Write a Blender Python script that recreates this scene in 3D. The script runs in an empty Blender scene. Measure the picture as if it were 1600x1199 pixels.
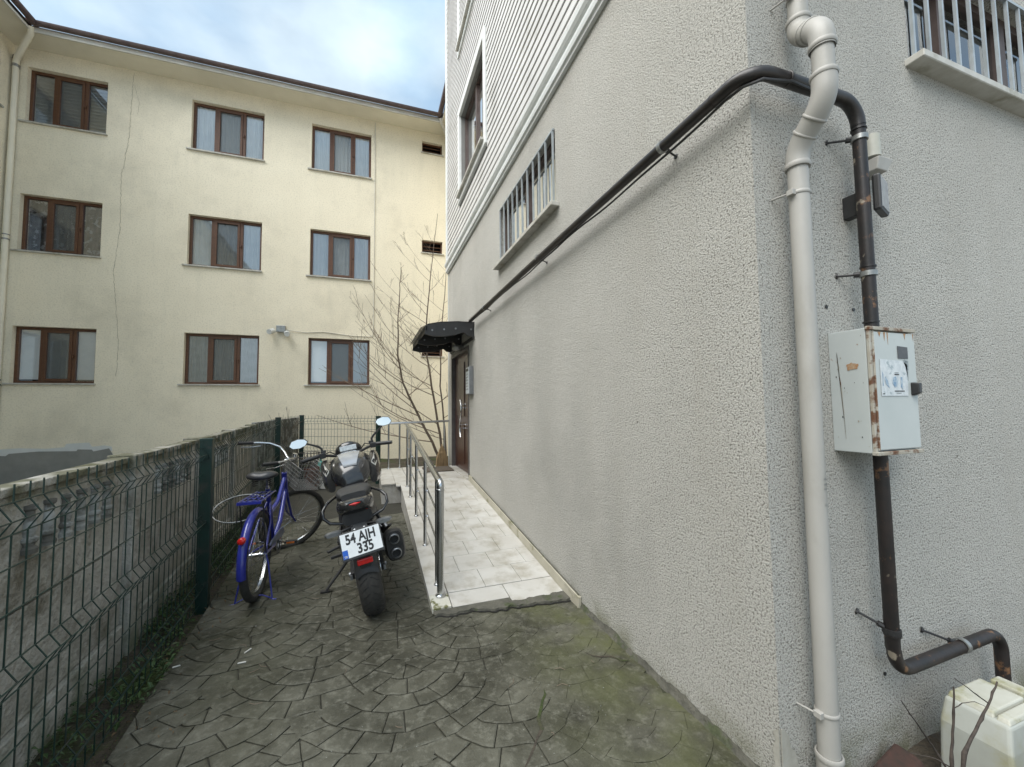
import bpy, bmesh, math, random
from math import sin, cos, pi, radians, sqrt, atan2
from mathutils import Vector, Matrix, noise
random.seed(7)
sc = bpy.context.scene
col = sc.collection
rnd = random.uniform

# ------------------------------------------------------------------ camera
YAW, PITCH, ROLL = 0.338260, 0.0573466, -0.0117265
cam_d = bpy.data.cameras.new('camera')
cam_d.sensor_width = 36; cam_d.lens = 36 * 629.815 / 1600
cam_d.clip_start = 0.05; cam_d.clip_end = 500
cam = bpy.data.objects.new('camera', cam_d); col.objects.link(cam)
_f = Vector((sin(YAW) * cos(PITCH), cos(YAW) * cos(PITCH), sin(PITCH)))
_r = Vector((cos(YAW), -sin(YAW), 0)); _u = _r.cross(_f)
_r2 = _r * cos(ROLL) + _u * sin(ROLL); _u2 = -_r * sin(ROLL) + _u * cos(ROLL)
M = Matrix((_r2, _u2, -_f)).transposed().to_4x4()
M.translation = Vector((-1.45, -1.16, 1.45))
cam.matrix_world = M
sc.camera = cam

# ------------------------------------------------------------------ sky, sun, exposure
world = bpy.data.worlds.new('World'); sc.world = world; world.use_nodes = True
wn = world.node_tree.nodes; wl = world.node_tree.links
for n in list(wn): wn.remove(n)
SUN_EL, SUN_AZ = radians(50), radians(251)       # azimuth clockwise from +Y
sky = wn.new('ShaderNodeTexSky'); sky.sky_type = 'NISHITA'; sky.sun_disc = False
sky.sun_elevation = SUN_EL; sky.sun_rotation = SUN_AZ
sky.air_density = 1.0; sky.dust_density = 2.0
tc = wn.new('ShaderNodeTexCoord')
mp = wn.new('ShaderNodeMapping'); mp.inputs['Scale'].default_value = (1.3, 1.3, 2.6)
mp.inputs['Location'].default_value = (3.1, 0.4, 0.2)
nz = wn.new('ShaderNodeTexNoise'); nz.inputs['Scale'].default_value = 2.3; nz.inputs['Detail'].default_value = 7; nz.inputs['Roughness'].default_value = .5
cr = wn.new('ShaderNodeValToRGB'); cr.color_ramp.elements[0].position = .36; cr.color_ramp.elements[1].position = .66
cr.color_ramp.elements[0].color = (.55, .55, .55, 1); cr.color_ramp.elements[1].color = (1, 1, 1, 1)
mx = wn.new('ShaderNodeMix'); mx.data_type = 'RGBA'
nz2 = wn.new('ShaderNodeTexNoise'); nz2.inputs['Scale'].default_value = 2.4; nz2.inputs['Detail'].default_value = 5
cr2 = wn.new('ShaderNodeValToRGB')
cr2.color_ramp.elements[0].position = .40; cr2.color_ramp.elements[0].color = (3.9, 5.5, 7.1, 1)
cr2.color_ramp.elements[1].position = .60; cr2.color_ramp.elements[1].color = (6.1, 7.3, 8.0, 1)
bg = wn.new('ShaderNodeBackground'); bg.inputs['Strength'].default_value = 0.08
wo = wn.new('ShaderNodeOutputWorld')
wl.new(tc.outputs['Generated'], mp.inputs['Vector']); wl.new(mp.outputs[0], nz.inputs['Vector']); wl.new(mp.outputs[0], nz2.inputs['Vector'])
wl.new(nz.outputs['Fac'], cr.inputs['Fac']); wl.new(cr.outputs['Color'], mx.inputs['Factor'])
wl.new(nz2.outputs['Fac'], cr2.inputs['Fac'])
wl.new(sky.outputs[0], mx.inputs['A']); wl.new(cr2.outputs[0], mx.inputs['B'])
wl.new(mx.outputs['Result'], bg.inputs['Color']); wl.new(bg.outputs[0], wo.inputs['Surface'])
sun_d = bpy.data.lights.new('sun', 'SUN'); sun_d.energy = 3.6; sun_d.angle = radians(66); sun_d.color = (1, .975, .93)
sun = bpy.data.objects.new('sun', sun_d); col.objects.link(sun)
_sd = Vector((sin(SUN_AZ) * cos(SUN_EL), cos(SUN_AZ) * cos(SUN_EL), sin(SUN_EL)))
sun.rotation_euler = (-_sd).to_track_quat('-Z', 'Y').to_euler(); sun.location = (-10, -10, 20)
vs = sc.view_settings
vs.view_transform = 'Standard'; vs.look = 'None'; vs.gamma = 1; vs.use_curve_mapping = False
vs.exposure = 0.94

# ------------------------------------------------------------------ helpers
class MB:
    def __init__(s): s.v = []; s.f = []
    def add(s, vs_, fs):
        b = len(s.v); s.v += [tuple(p) for p in vs_]; s.f += [tuple(i + b for i in q) for q in fs]; return s
    def box(s, x0, x1, y0, y1, z0, z1):
        return s.add([(x0,y0,z0),(x1,y0,z0),(x1,y1,z0),(x0,y1,z0),(x0,y0,z1),(x1,y0,z1),(x1,y1,z1),(x0,y1,z1)],
                     [(0,3,2,1),(4,5,6,7),(0,1,5,4),(1,2,6,5),(2,3,7,6),(3,0,4,7)])
    def obox(s, c, a, b, h):
        c, a, b, h = Vector(c), Vector(a), Vector(b), Vector(h)
        P = [c + a*i + b*j + h*k for k in (-1, 1) for i, j in ((-1,-1),(1,-1),(1,1),(-1,1))]
        return s.add(P, [(0,3,2,1),(4,5,6,7),(0,1,5,4),(1,2,6,5),(2,3,7,6),(3,0,4,7)])
    def bar(s, p, q, w, h, up=(0,0,1)):
        p, q = Vector(p), Vector(q); d = q - p; d2 = d.normalized(); a = d2.cross(Vector(up))
        if a.length < 1e-4: a = d2.cross(Vector((1,0,0)))
        a.normalize(); b = a.cross(d2)
        return s.obox((p+q)/2, d/2, a*w/2, b*h/2)
    def tube(s, pts, r, n=10, closed=False, caps=True):
        P = [Vector(p) for p in pts]; m = len(P)
        R = r if isinstance(r, (list, tuple)) else [r]*m
        T = []
        for i in range(m):
            if closed: t = P[(i+1) % m] - P[i-1]
            else: t = P[min(i+1, m-1)] - P[max(i-1, 0)]
            T.append(t.normalized())
        a = T[0].cross(Vector((0,0,1)))
        if a.length < .05: a = T[0].cross(Vector((1,0,0)))
        a.normalize(); vs_ = []
        for i in range(m):
            a = a - T[i]*a.dot(T[i])
            a.normalize(); b = T[i].cross(a)
            vs_ += [P[i] + (a*cos(2*pi*k/n) + b*sin(2*pi*k/n))*R[i] for k in range(n)]
        fs = []
        for i in range(m if closed else m-1):
            j = (i+1) % m
            fs += [(i*n+k, i*n+(k+1) % n, j*n+(k+1) % n, j*n+k) for k in range(n)]
        if caps and not closed: fs += [tuple(reversed(range(n))), tuple(range((m-1)*n, m*n))]
        return s.add(vs_, fs)
    def lathe(s, prof, o, ax=(0,0,1), n=24, closed=False):
        o, ax = Vector(o), Vector(ax).normalized()
        a = ax.cross(Vector((0,0,1)))
        if a.length < .1: a = ax.cross(Vector((1,0,0)))
        a.normalize(); b = ax.cross(a); m = len(prof)
        vs_ = [o + ax*h + (a*cos(2*pi*k/n) + b*sin(2*pi*k/n))*r for r, h in prof for k in range(n)]
        fs = [(i*n+k, i*n+(k+1) % n, ((i+1) % m)*n+(k+1) % n, ((i+1) % m)*n+k) for i in range(m if closed else m-1) for k in range(n)]
        return s.add(vs_, fs)
    def cyl(s, p, q, r, n=16, r2=None):
        p, q = Vector(p), Vector(q); h = (q-p).length; r2 = r if r2 is None else r2
        return s.lathe([(0.0001, 0), (r, 0), (r2, h), (0.0001, h)], p, q-p, n)
    def ell(s, c, rx, ry, rz, n=16, m=10):
        c = Vector(c)
        vs_ = [c + Vector((rx*sin(pi*i/m)*cos(2*pi*k/n), ry*sin(pi*i/m)*sin(2*pi*k/n), rz*cos(pi*i/m))) for i in range(m+1) for k in range(n)]
        return s.add(vs_, [(i*n+k, (i+1)*n+k, (i+1)*n+(k+1) % n, i*n+(k+1) % n) for i in range(m) for k in range(n)])
    def prism(s, poly, fn, t):
        n = len(poly)
        return s.add([fn(u, v, 0) for u, v in poly] + [fn(u, v, t) for u, v in poly],
                     [tuple(range(n)), tuple(reversed(range(n, 2*n)))] + [(i, n+i, n+(i+1) % n, (i+1) % n) for i in range(n)])
    def loft(s, secs, closed=True, caps=True):
        n = len(secs[0]); m = len(secs)
        fs = [(i*n+k, i*n+(k+1) % n, (i+1)*n+(k+1) % n, (i+1)*n+k) for i in range(m-1) for k in range(n if closed else n-1)]
        if caps and closed: fs += [tuple(reversed(range(n))), tuple(range((m-1)*n, m*n))]
        return s.add([p for q in secs for p in q], fs)
    def quad(s, a, b, c, d): return s.add([a, b, c, d], [(0,1,2,3)])

ROOT = {}
def mesh_of(mb, m, smooth=0, off=None):
    me = bpy.data.meshes.new('mesh'); me.from_pydata(mb.v, [], mb.f)
    if off is not None: me.transform(Matrix.Translation(-off))
    bm = bmesh.new(); bm.from_mesh(me); bmesh.ops.recalc_face_normals(bm, faces=bm.faces); bm.to_mesh(me); bm.free()
    if smooth:
        me.polygons.foreach_set('use_smooth', [True]*len(me.polygons)); me.set_sharp_from_angle(angle=radians(smooth))
    if m: me.materials.append(m)
    me.update(); return me
def obj(name, mb, m, parent=None, smooth=0, bev=0, label=None, local=False, seg=2):
    """a mesh object; coordinates are world ones unless local"""
    off = None
    if parent is not None and not local: off = Vector(ROOT.get(parent.name, (0,0,0)))
    me = mesh_of(mb, m, smooth, off); me.name = name
    o = bpy.data.objects.new(name, me); col.objects.link(o)
    if parent is not None: o.parent = parent; ROOT[o.name] = tuple(off) if off else (0,0,0)
    if bev:
        b = o.modifiers.new('bevel', 'BEVEL'); b.width = bev; b.segments = seg; b.limit_method = 'ANGLE'; b.angle_limit = radians(40)
    if label: o['label'] = label
    return o
def thing(name, label, cat, loc=(0,0,0), rot=(0,0,0), group=None):
    o = bpy.data.objects.new(name, None); col.objects.link(o); o.empty_display_size = .1
    o.location = loc; o.rotation_euler = rot; o['label'] = label; o['category'] = cat
    if group: o['group'] = group
    ROOT[o.name] = tuple(loc); return o
def tag(o, label, cat, group=None):
    o['label'] = label; o['category'] = cat
    if group: o['group'] = group
    return o
def struct(name, mb, m, **k):
    o = obj(name, mb, m, **k); o['kind'] = 'structure'; return o
def stuff(o): o['kind'] = 'stuff'; return o
def centred(o):
    """give a one-mesh thing an origin at its own base"""
    me = o.data; xs = [v.co for v in me.vertices]
    c = Vector((sum(p.x for p in xs)/len(xs), sum(p.y for p in xs)/len(xs), min(p.z for p in xs)))
    me.transform(Matrix.Translation(-c)); o.location = c; return o

def mat(name, c1, c2=None, scale=6, rough=.6, metal=0, bump=0, bscale=80, bdist=.003, c3=None, s3=2, t3=(.55,.65),
        stretch=(1,1,1), detail=5, bdetail=3, spec=.5, r2=None, obj_coord=False, clear=0, fac=(.35,.65)):
    m = bpy.data.materials.new(name); m.use_nodes = True; nt = m.node_tree; n = nt.nodes; l = nt.links
    p = n['Principled BSDF']; p.inputs['Roughness'].default_value = rough; p.inputs['Metallic'].default_value = metal
    p.inputs['Specular IOR Level'].default_value = spec
    if clear: p.inputs['Coat Weight'].default_value = clear; p.inputs['Coat Roughness'].default_value = .08
    p.inputs['Base Color'].default_value = (*c1, 1)
    if obj_coord:
        src = n.new('ShaderNodeTexCoord').outputs['Object']
    else: src = n.new('ShaderNodeNewGeometry').outputs['Position']
    mpn = n.new('ShaderNodeMapping'); mpn.inputs['Scale'].default_value = stretch; l.new(src, mpn.inputs['Vector'])
    colout = None
    if c2:
        t = n.new('ShaderNodeTexNoise'); t.inputs['Scale'].default_value = scale; t.inputs['Detail'].default_value = detail; t.inputs['Roughness'].default_value = .6
        l.new(mpn.outputs[0], t.inputs['Vector'])
        r = n.new('ShaderNodeMapRange'); r.inputs['From Min'].default_value = fac[0]; r.inputs['From Max'].default_value = fac[1]; l.new(t.outputs['Fac'], r.inputs['Value'])
        x = n.new('ShaderNodeMix'); x.data_type = 'RGBA'; x.inputs['A'].default_value = (*c1, 1); x.inputs['B'].default_value = (*c2, 1)
        l.new(r.outputs[0], x.inputs['Factor']); colout = x.outputs['Result']
        if r2 is not None:
            rr = n.new('ShaderNodeMapRange'); rr.inputs['To Min'].default_value = rough; rr.inputs['To Max'].default_value = r2
            l.new(r.outputs[0], rr.inputs['Value']); l.new(rr.outputs[0], p.inputs['Roughness'])
    if c3:
        t = n.new('ShaderNodeTexNoise'); t.inputs['Scale'].default_value = s3; t.inputs['Detail'].default_value = 8; t.inputs['Roughness'].default_value = .65
        mp2 = n.new('ShaderNodeMapping'); mp2.inputs['Location'].default_value = (7.3, 2.1, 5.5); l.new(mpn.outputs[0], mp2.inputs['Vector']); l.new(mp2.outputs[0], t.inputs['Vector'])
        r = n.new('ShaderNodeMapRange'); r.inputs['From Min'].default_value = t3[0]; r.inputs['From Max'].default_value = t3[1]; l.new(t.outputs['Fac'], r.inputs['Value'])
        x = n.new('ShaderNodeMix'); x.data_type = 'RGBA'; x.inputs['B'].default_value = (*c3, 1); x.inputs['A'].default_value = (*c1, 1)
        if colout: l.new(colout, x.inputs['A'])
        l.new(r.outputs[0], x.inputs['Factor']); colout = x.outputs['Result']
    if colout: l.new(colout, p.inputs['Base Color'])
    if bump:
        t = n.new('ShaderNodeTexNoise'); t.inputs['Scale'].default_value = bscale; t.inputs['Detail'].default_value = bdetail
        l.new(src, t.inputs['Vector'])
        b = n.new('ShaderNodeBump'); b.inputs['Strength'].default_value = bump; b.inputs['Distance'].default_value = bdist
        l.new(t.outputs['Fac'], b.inputs['Height']); l.new(b.outputs[0], p.inputs['Normal'])
    m['colout'] = 1
    return m
def addmask(m, colr, axis, lo, hi, ns=4, amount=1.0, nlo=.4, nhi=.6, mode='pos'):
    """mix a colour in where the position on an axis runs lo->hi, broken up by noise (moss, grime)"""
    nt = m.node_tree; n = nt.nodes; l = nt.links; p = n['Principled BSDF']
    cur = p.inputs['Base Color'].links[0].from_socket if p.inputs['Base Color'].links else None
    g = n.new('ShaderNodeNewGeometry'); sp = n.new('ShaderNodeSeparateXYZ'); l.new(g.outputs['Position'], sp.inputs[0])
    r = n.new('ShaderNodeMapRange'); r.inputs['From Min'].default_value = lo; r.inputs['From Max'].default_value = hi; l.new(sp.outputs[axis], r.inputs['Value'])
    t = n.new('ShaderNodeTexNoise'); t.inputs['Scale'].default_value = ns; t.inputs['Detail'].default_value = 7; l.new(g.outputs['Position'], t.inputs['Vector'])
    r2 = n.new('ShaderNodeMapRange'); r2.inputs['From Min'].default_value = nlo; r2.inputs['From Max'].default_value = nhi; l.new(t.outputs['Fac'], r2.inputs['Value'])
    mu = n.new('ShaderNodeMath'); mu.operation = 'MULTIPLY'; l.new(r.outputs[0], mu.inputs[0]); l.new(r2.outputs[0], mu.inputs[1])
    mu2 = n.new('ShaderNodeMath'); mu2.operation = 'MULTIPLY'; mu2.inputs[1].default_value = amount; l.new(mu.outputs[0], mu2.inputs[0])
    x = n.new('ShaderNodeMix'); x.data_type = 'RGBA'; x.inputs['B'].default_value = (*colr, 1)
    if cur: l.new(cur, x.inputs['A'])
    else: x.inputs['A'].default_value = p.inputs['Base Color'].default_value
    l.new(mu2.outputs[0], x.inputs['Factor']); l.new(x.outputs['Result'], p.inputs['Base Color'])
    return m

def glass_mat(name, tint=(.97,.99,.99), base=.20):
    m = bpy.data.materials.new(name); m.use_nodes = True; nt = m.node_tree; n = nt.nodes; l = nt.links
    for q in list(n): n.remove(q)
    o = n.new('ShaderNodeOutputMaterial'); a = n.new('ShaderNodeBsdfTransparent'); a.inputs[0].default_value = (*tint, 1)
    g = n.new('ShaderNodeBsdfGlossy'); g.inputs['Roughness'].default_value = .01
    tn = n.new('ShaderNodeTexNoise'); tn.inputs['Scale'].default_value = 1.5; bp = n.new('ShaderNodeBump'); bp.inputs['Strength'].default_value = .06; bp.inputs['Distance'].default_value = .02
    ge = n.new('ShaderNodeNewGeometry'); l.new(ge.outputs['Position'], tn.inputs['Vector']); l.new(tn.outputs['Fac'], bp.inputs['Height']); l.new(bp.outputs[0], g.inputs['Normal'])
    f = n.new('ShaderNodeFresnel'); f.inputs[0].default_value = 1.55
    ad = n.new('ShaderNodeMath'); ad.operation = 'ADD'; ad.inputs[1].default_value = base; l.new(f.outputs[0], ad.inputs[0])
    mxs = n.new('ShaderNodeMixShader'); l.new(ad.outputs[0], mxs.inputs[0]); l.new(a.outputs[0], mxs.inputs[1]); l.new(g.outputs[0], mxs.inputs[2]); l.new(mxs.outputs[0], o.inputs[0])
    return m
def screen_mat(name, c, alpha):
    m = bpy.data.materials.new(name); m.use_nodes = True; nt = m.node_tree; p = nt.nodes['Principled BSDF']
    p.inputs['Base Color'].default_value = (*c, 1); p.inputs['Alpha'].default_value = alpha; p.inputs['Roughness'].default_value = .8
    return m

# ------------------------------------------------------------------ materials
def stucco(name, c1, c2, dark, bs, bd, strength, speck=.35, streak=None):
    m = mat(name, c1, c2, scale=1.3, rough=.92, spec=.15, fac=(.3,.7))
    nt = m.node_tree; n = nt.nodes; l = nt.links; p = n['Principled BSDF']; cur = p.inputs['Base Color'].links[0].from_socket
    g = n.new('ShaderNodeNewGeometry')
    # small dark specks where the bump noise is low
    v = n.new('ShaderNodeTexNoise'); v.inputs['Scale'].default_value = bs; v.inputs['Detail'].default_value = 5; v.inputs['Roughness'].default_value = .62; l.new(g.outputs['Position'], v.inputs['Vector'])
    r = n.new('ShaderNodeMapRange'); r.inputs['From Min'].default_value = .50; r.inputs['From Max'].default_value = .35; l.new(v.outputs['Fac'], r.inputs['Value'])
    mu = n.new('ShaderNodeMath'); mu.operation = 'MULTIPLY'; mu.inputs[1].default_value = speck; l.new(r.outputs[0], mu.inputs[0])
    x = n.new('ShaderNodeMix'); x.data_type = 'RGBA'; x.inputs['B'].default_value = (*dark, 1); l.new(cur, x.inputs['A']); l.new(mu.outputs[0], x.inputs['Factor'])
    cur = x.outputs['Result']
    if streak:
        mpn = n.new('ShaderNodeMapping'); mpn.inputs['Scale'].default_value = (3, 3, .35); l.new(g.outputs['Position'], mpn.inputs['Vector'])
        t = n.new('ShaderNodeTexNoise'); t.inputs['Scale'].default_value = 1.6; t.inputs['Detail'].default_value = 6; l.new(mpn.outputs[0], t.inputs['Vector'])
        r = n.new('ShaderNodeMapRange'); r.inputs['From Min'].default_value = .52; r.inputs['From Max'].default_value = .75; l.new(t.outputs['Fac'], r.inputs['Value'])
        mu = n.new('ShaderNodeMath'); mu.operation = 'MULTIPLY'; mu.inputs[1].default_value = .32; l.new(r.outputs[0], mu.inputs[0])
        x = n.new('ShaderNodeMix'); x.data_type = 'RGBA'; x.inputs['B'].default_value = (*streak, 1); l.new(cur, x.inputs['A']); l.new(mu.outputs[0], x.inputs['Factor']); cur = x.outputs['Result']
    # scattered dark chips, and broad uneven weathering
    vo = n.new('ShaderNodeTexVoronoi'); vo.inputs['Scale'].default_value = 5.5; l.new(g.outputs['Position'], vo.inputs['Vector'])
    r = n.new('ShaderNodeMapRange'); r.inputs['From Min'].default_value = .045; r.inputs['From Max'].default_value = .025; l.new(vo.outputs['Distance'], r.inputs['Value'])
    sl = n.new('ShaderNodeTexNoise'); sl.inputs['Scale'].default_value = 2.1; l.new(g.outputs['Position'], sl.inputs['Vector'])
    r3 = n.new('ShaderNodeMapRange'); r3.inputs['From Min'].default_value = .54; r3.inputs['From Max'].default_value = .56; l.new(sl.outputs['Fac'], r3.inputs['Value'])
    mu = n.new('ShaderNodeMath'); mu.operation = 'MULTIPLY'; l.new(r.outputs[0], mu.inputs[0]); l.new(r3.outputs[0], mu.inputs[1])
    x = n.new('ShaderNodeMix'); x.data_type = 'RGBA'; x.inputs['B'].default_value = (*dark, 1); l.new(cur, x.inputs['A']); l.new(mu.outputs[0], x.inputs['Factor']); cur = x.outputs['Result']
    wv = n.new('ShaderNodeTexNoise'); wv.inputs['Scale'].default_value = .75; wv.inputs['Detail'].default_value = 9; wv.inputs['Roughness'].default_value = .68; l.new(g.outputs['Position'], wv.inputs['Vector'])
    r = n.new('ShaderNodeMapRange'); r.inputs['From Min'].default_value = .5; r.inputs['From Max'].default_value = .7; r.inputs['To Max'].default_value = .42; l.new(wv.outputs['Fac'], r.inputs['Value'])
    x = n.new('ShaderNodeMix'); x.data_type = 'RGBA'; x.inputs['B'].default_value = (*[q*.62 for q in c1], 1); l.new(cur, x.inputs['A']); l.new(r.outputs[0], x.inputs['Factor']); cur = x.outputs['Result']
    l.new(cur, p.inputs['Base Color'])
    v2 = n.new('ShaderNodeTexNoise'); v2.inputs['Scale'].default_value = bs*.16; v2.inputs['Detail'].default_value = 4; l.new(g.outputs['Position'], v2.inputs['Vector'])
    b0 = n.new('ShaderNodeBump'); b0.inputs['Strength'].default_value = .3; b0.inputs['Distance'].default_value = bd*1.6; l.new(v2.outputs['Fac'], b0.inputs['Height'])
    b = n.new('ShaderNodeBump'); b.inputs['Strength'].default_value = strength; b.inputs['Distance'].default_value = bd
    l.new(v.outputs['Fac'], b.inputs['Height']); l.new(b0.outputs[0], b.inputs['Normal']); l.new(b.outputs[0], p.inputs['Normal'])
    return m
M_grey = stucco('grey_roughcast', (.49,.478,.44), (.55,.538,.497), (.12,.11,.09), 118, .014, 1.0, .9, (.425,.405,.36))
addmask(M_grey, (.17,.17,.10), 'Z', .16, .0, ns=5, amount=.8, nlo=.42, nhi=.62)
M_yellow = stucco('cream_render', (.79,.725,.575), (.84,.775,.62), (.46,.42,.33), 34, .006, .5, .35, (.66,.615,.49))
M_soffit = mat('cream_soffit_paint', (.72,.68,.56), (.77,.73,.61), 3, .85, bump=.2, bscale=30)
M_fascia = mat('pale_fascia', (.62,.60,.54), (.5,.48,.42), 3, .6)
M_gutter = mat('brown_gutter_metal', (.075,.05,.05), (.11,.08,.075), 6, .4)
M_tile = mat('roof_tile', (.30,.11,.06), (.22,.08,.05), 4, .8)
M_brown = mat('brown_window_pvc', (.13,.058,.028), (.085,.038,.020), 9, .42, stretch=(1,1,6))
M_dframe = mat('dark_grey_brown_frame', (.06,.038,.032), (.085,.06,.052), 9, .45)
M_brown2 = mat('dark_brown_door', (.055,.018,.012), (.035,.012,.009), 9, .3, stretch=(1,1,.2))
M_sill = mat('marble_sill', (.50,.49,.45), (.40,.385,.34), 12, .5, c3=(.28,.26,.2), s3=3)
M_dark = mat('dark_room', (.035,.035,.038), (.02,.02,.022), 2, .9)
M_curt = mat('white_net_curtain', (.86,.88,.88), (.78,.81,.82), 5, .9)
M_curt2 = mat('grey_net_curtain', (.52,.55,.55), (.40,.43,.43), 6, .9)
M_flor = mat('dark_floral_curtain', (.06,.055,.05), (.16,.15,.14), 8, .9, c3=(.42,.42,.42), s3=7, t3=(.56,.6))
M_blind = mat('grey_blind_fabric', (.46,.49,.48), (.4,.43,.42), 8, .8)
M_screen = screen_mat('insect_screen', (.16,.17,.165), .42)
M_glass = glass_mat('window_glass')
M_siding = mat('pale_siding', (.50,.49,.475), (.56,.55,.535), 2.5, .55, bump=.12, bscale=60, c3=(.42,.41,.385), s3=1.5)
M_sidback = mat('siding_joint', (.22,.22,.21), (.18,.18,.175), 5, .9)
M_white = mat('white_moulding_paint', (.66,.675,.665), (.58,.595,.58), 3, .6, c3=(.5,.5,.46), s3=2.2, t3=(.58,.75))
M_bars = mat('galvanised_bars', (.42,.46,.48), (.34,.37,.38), 12, .4, metal=.35)
M_pipe = mat('rusty_dark_gas_pipe', (.011,.010,.010), (.022,.016,.014), 14, .42, spec=.6, bump=.15, bscale=70)
M_piper = mat('rust_blistered_pipe', (.012,.011,.011), (.024,.017,.015), 14, .5, spec=.5, bump=.15, bscale=70, c3=(.17,.09,.045), s3=9, t3=(.575,.63))
addmask(M_piper, (.30,.26,.20), 'Z', 0, .01, ns=8, amount=.8, nlo=.64, nhi=.66)
M_clamp = mat('zinc_clamp', (.36,.37,.36), (.25,.25,.24), 20, .4, metal=.7)
M_dp = mat('grey_pvc_pipe', (.385,.372,.345), (.34,.33,.305), 5, .5, bump=.05, bscale=30, c3=(.27,.26,.225), s3=3.5, t3=(.52,.75), stretch=(1,1,.4))
M_box = mat('grey_green_cabinet_paint', (.44,.475,.465), (.49,.52,.51), 3, .55, c3=(.24,.11,.05), s3=7, t3=(.66,.70))
M_rust = mat('rusty_steel_edge', (.40,.39,.34), (.33,.29,.23), 14, .75, bump=.3, bscale=90, c3=(.13,.06,.03), s3=16, t3=(.50,.58))
M_black = mat('black_plastic', (.018,.018,.019), (.028,.028,.028), 10, .45)
M_blackg = mat('gloss_black', (.012,.012,.013), (.02,.02,.021), 10, .18, clear=.5)
M_matte = mat('matte_black_metal', (.02,.02,.021), (.035,.034,.033), 15, .5, metal=.2)
M_steel = mat('stainless_steel', (.60,.61,.62), (.52,.53,.54), 8, .22, metal=1)
M_chrome = mat('chrome', (.75,.75,.76), (.65,.65,.65), 8, .12, metal=1)
M_alu = mat('dull_aluminium', (.30,.31,.32), (.22,.23,.24), 12, .4, metal=.8)
M_green = mat('green_fence_paint', (.006,.030,.023), (.008,.024,.019), 12, .45, c3=(.03,.035,.03), s3=7)
M_conc = mat('weathered_precast_concrete', (.50,.48,.44), (.34,.325,.285), 4, .95, bump=1, bscale=38, bdist=.016, c3=(.17,.155,.12), s3=3.2, t3=(.52,.70), spec=.2)
addmask(M_conc, (.075,.075,.03), 'Z', 1.03, 1.1, ns=6, amount=.8, nlo=.35, nhi=.55)
addmask(M_conc, (.05,.085,.02), 'Z', .3, 0, ns=5, amount=.7, nlo=.4, nhi=.6)
M_concb = mat('bleached_concrete', (.42,.43,.42), (.20,.20,.18), 14, .9, bump=.6, bscale=50, c3=(.13,.125,.11), s3=6, t3=(.47,.55))
M_marble = mat('pale_ramp_tile', (.44,.425,.39), (.51,.50,.47), 3, .38, bump=.05, bscale=20, c3=(.29,.265,.21), s3=5.5, t3=(.47,.74), r2=.5)
M_grout = mat('dark_grout', (.20,.19,.17), (.14,.135,.12), 9, .95, bump=.4, bscale=60)
M_skirt = mat('travertine_skirting', (.46,.43,.35), (.38,.355,.28), 5, .6, c3=(.2,.19,.11), s3=6)
M_patch = mat('broken_concrete', (.115,.11,.088), (.07,.068,.055), 8, .95, bump=1, bscale=40, bdist=.012, c3=(.06,.07,.035), s3=6, t3=(.55,.62))
M_soil = mat('dark_soil', (.045,.037,.028), (.075,.062,.045), 7, 1, bump=1, bscale=25, bdist=.03, c3=(.035,.05,.012), s3=3, t3=(.5,.62))
M_ground = mat('yard_ground', (.34,.33,.30), (.26,.25,.225), .8, .95, bump=.5, bscale=8, bdist=.02)

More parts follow.
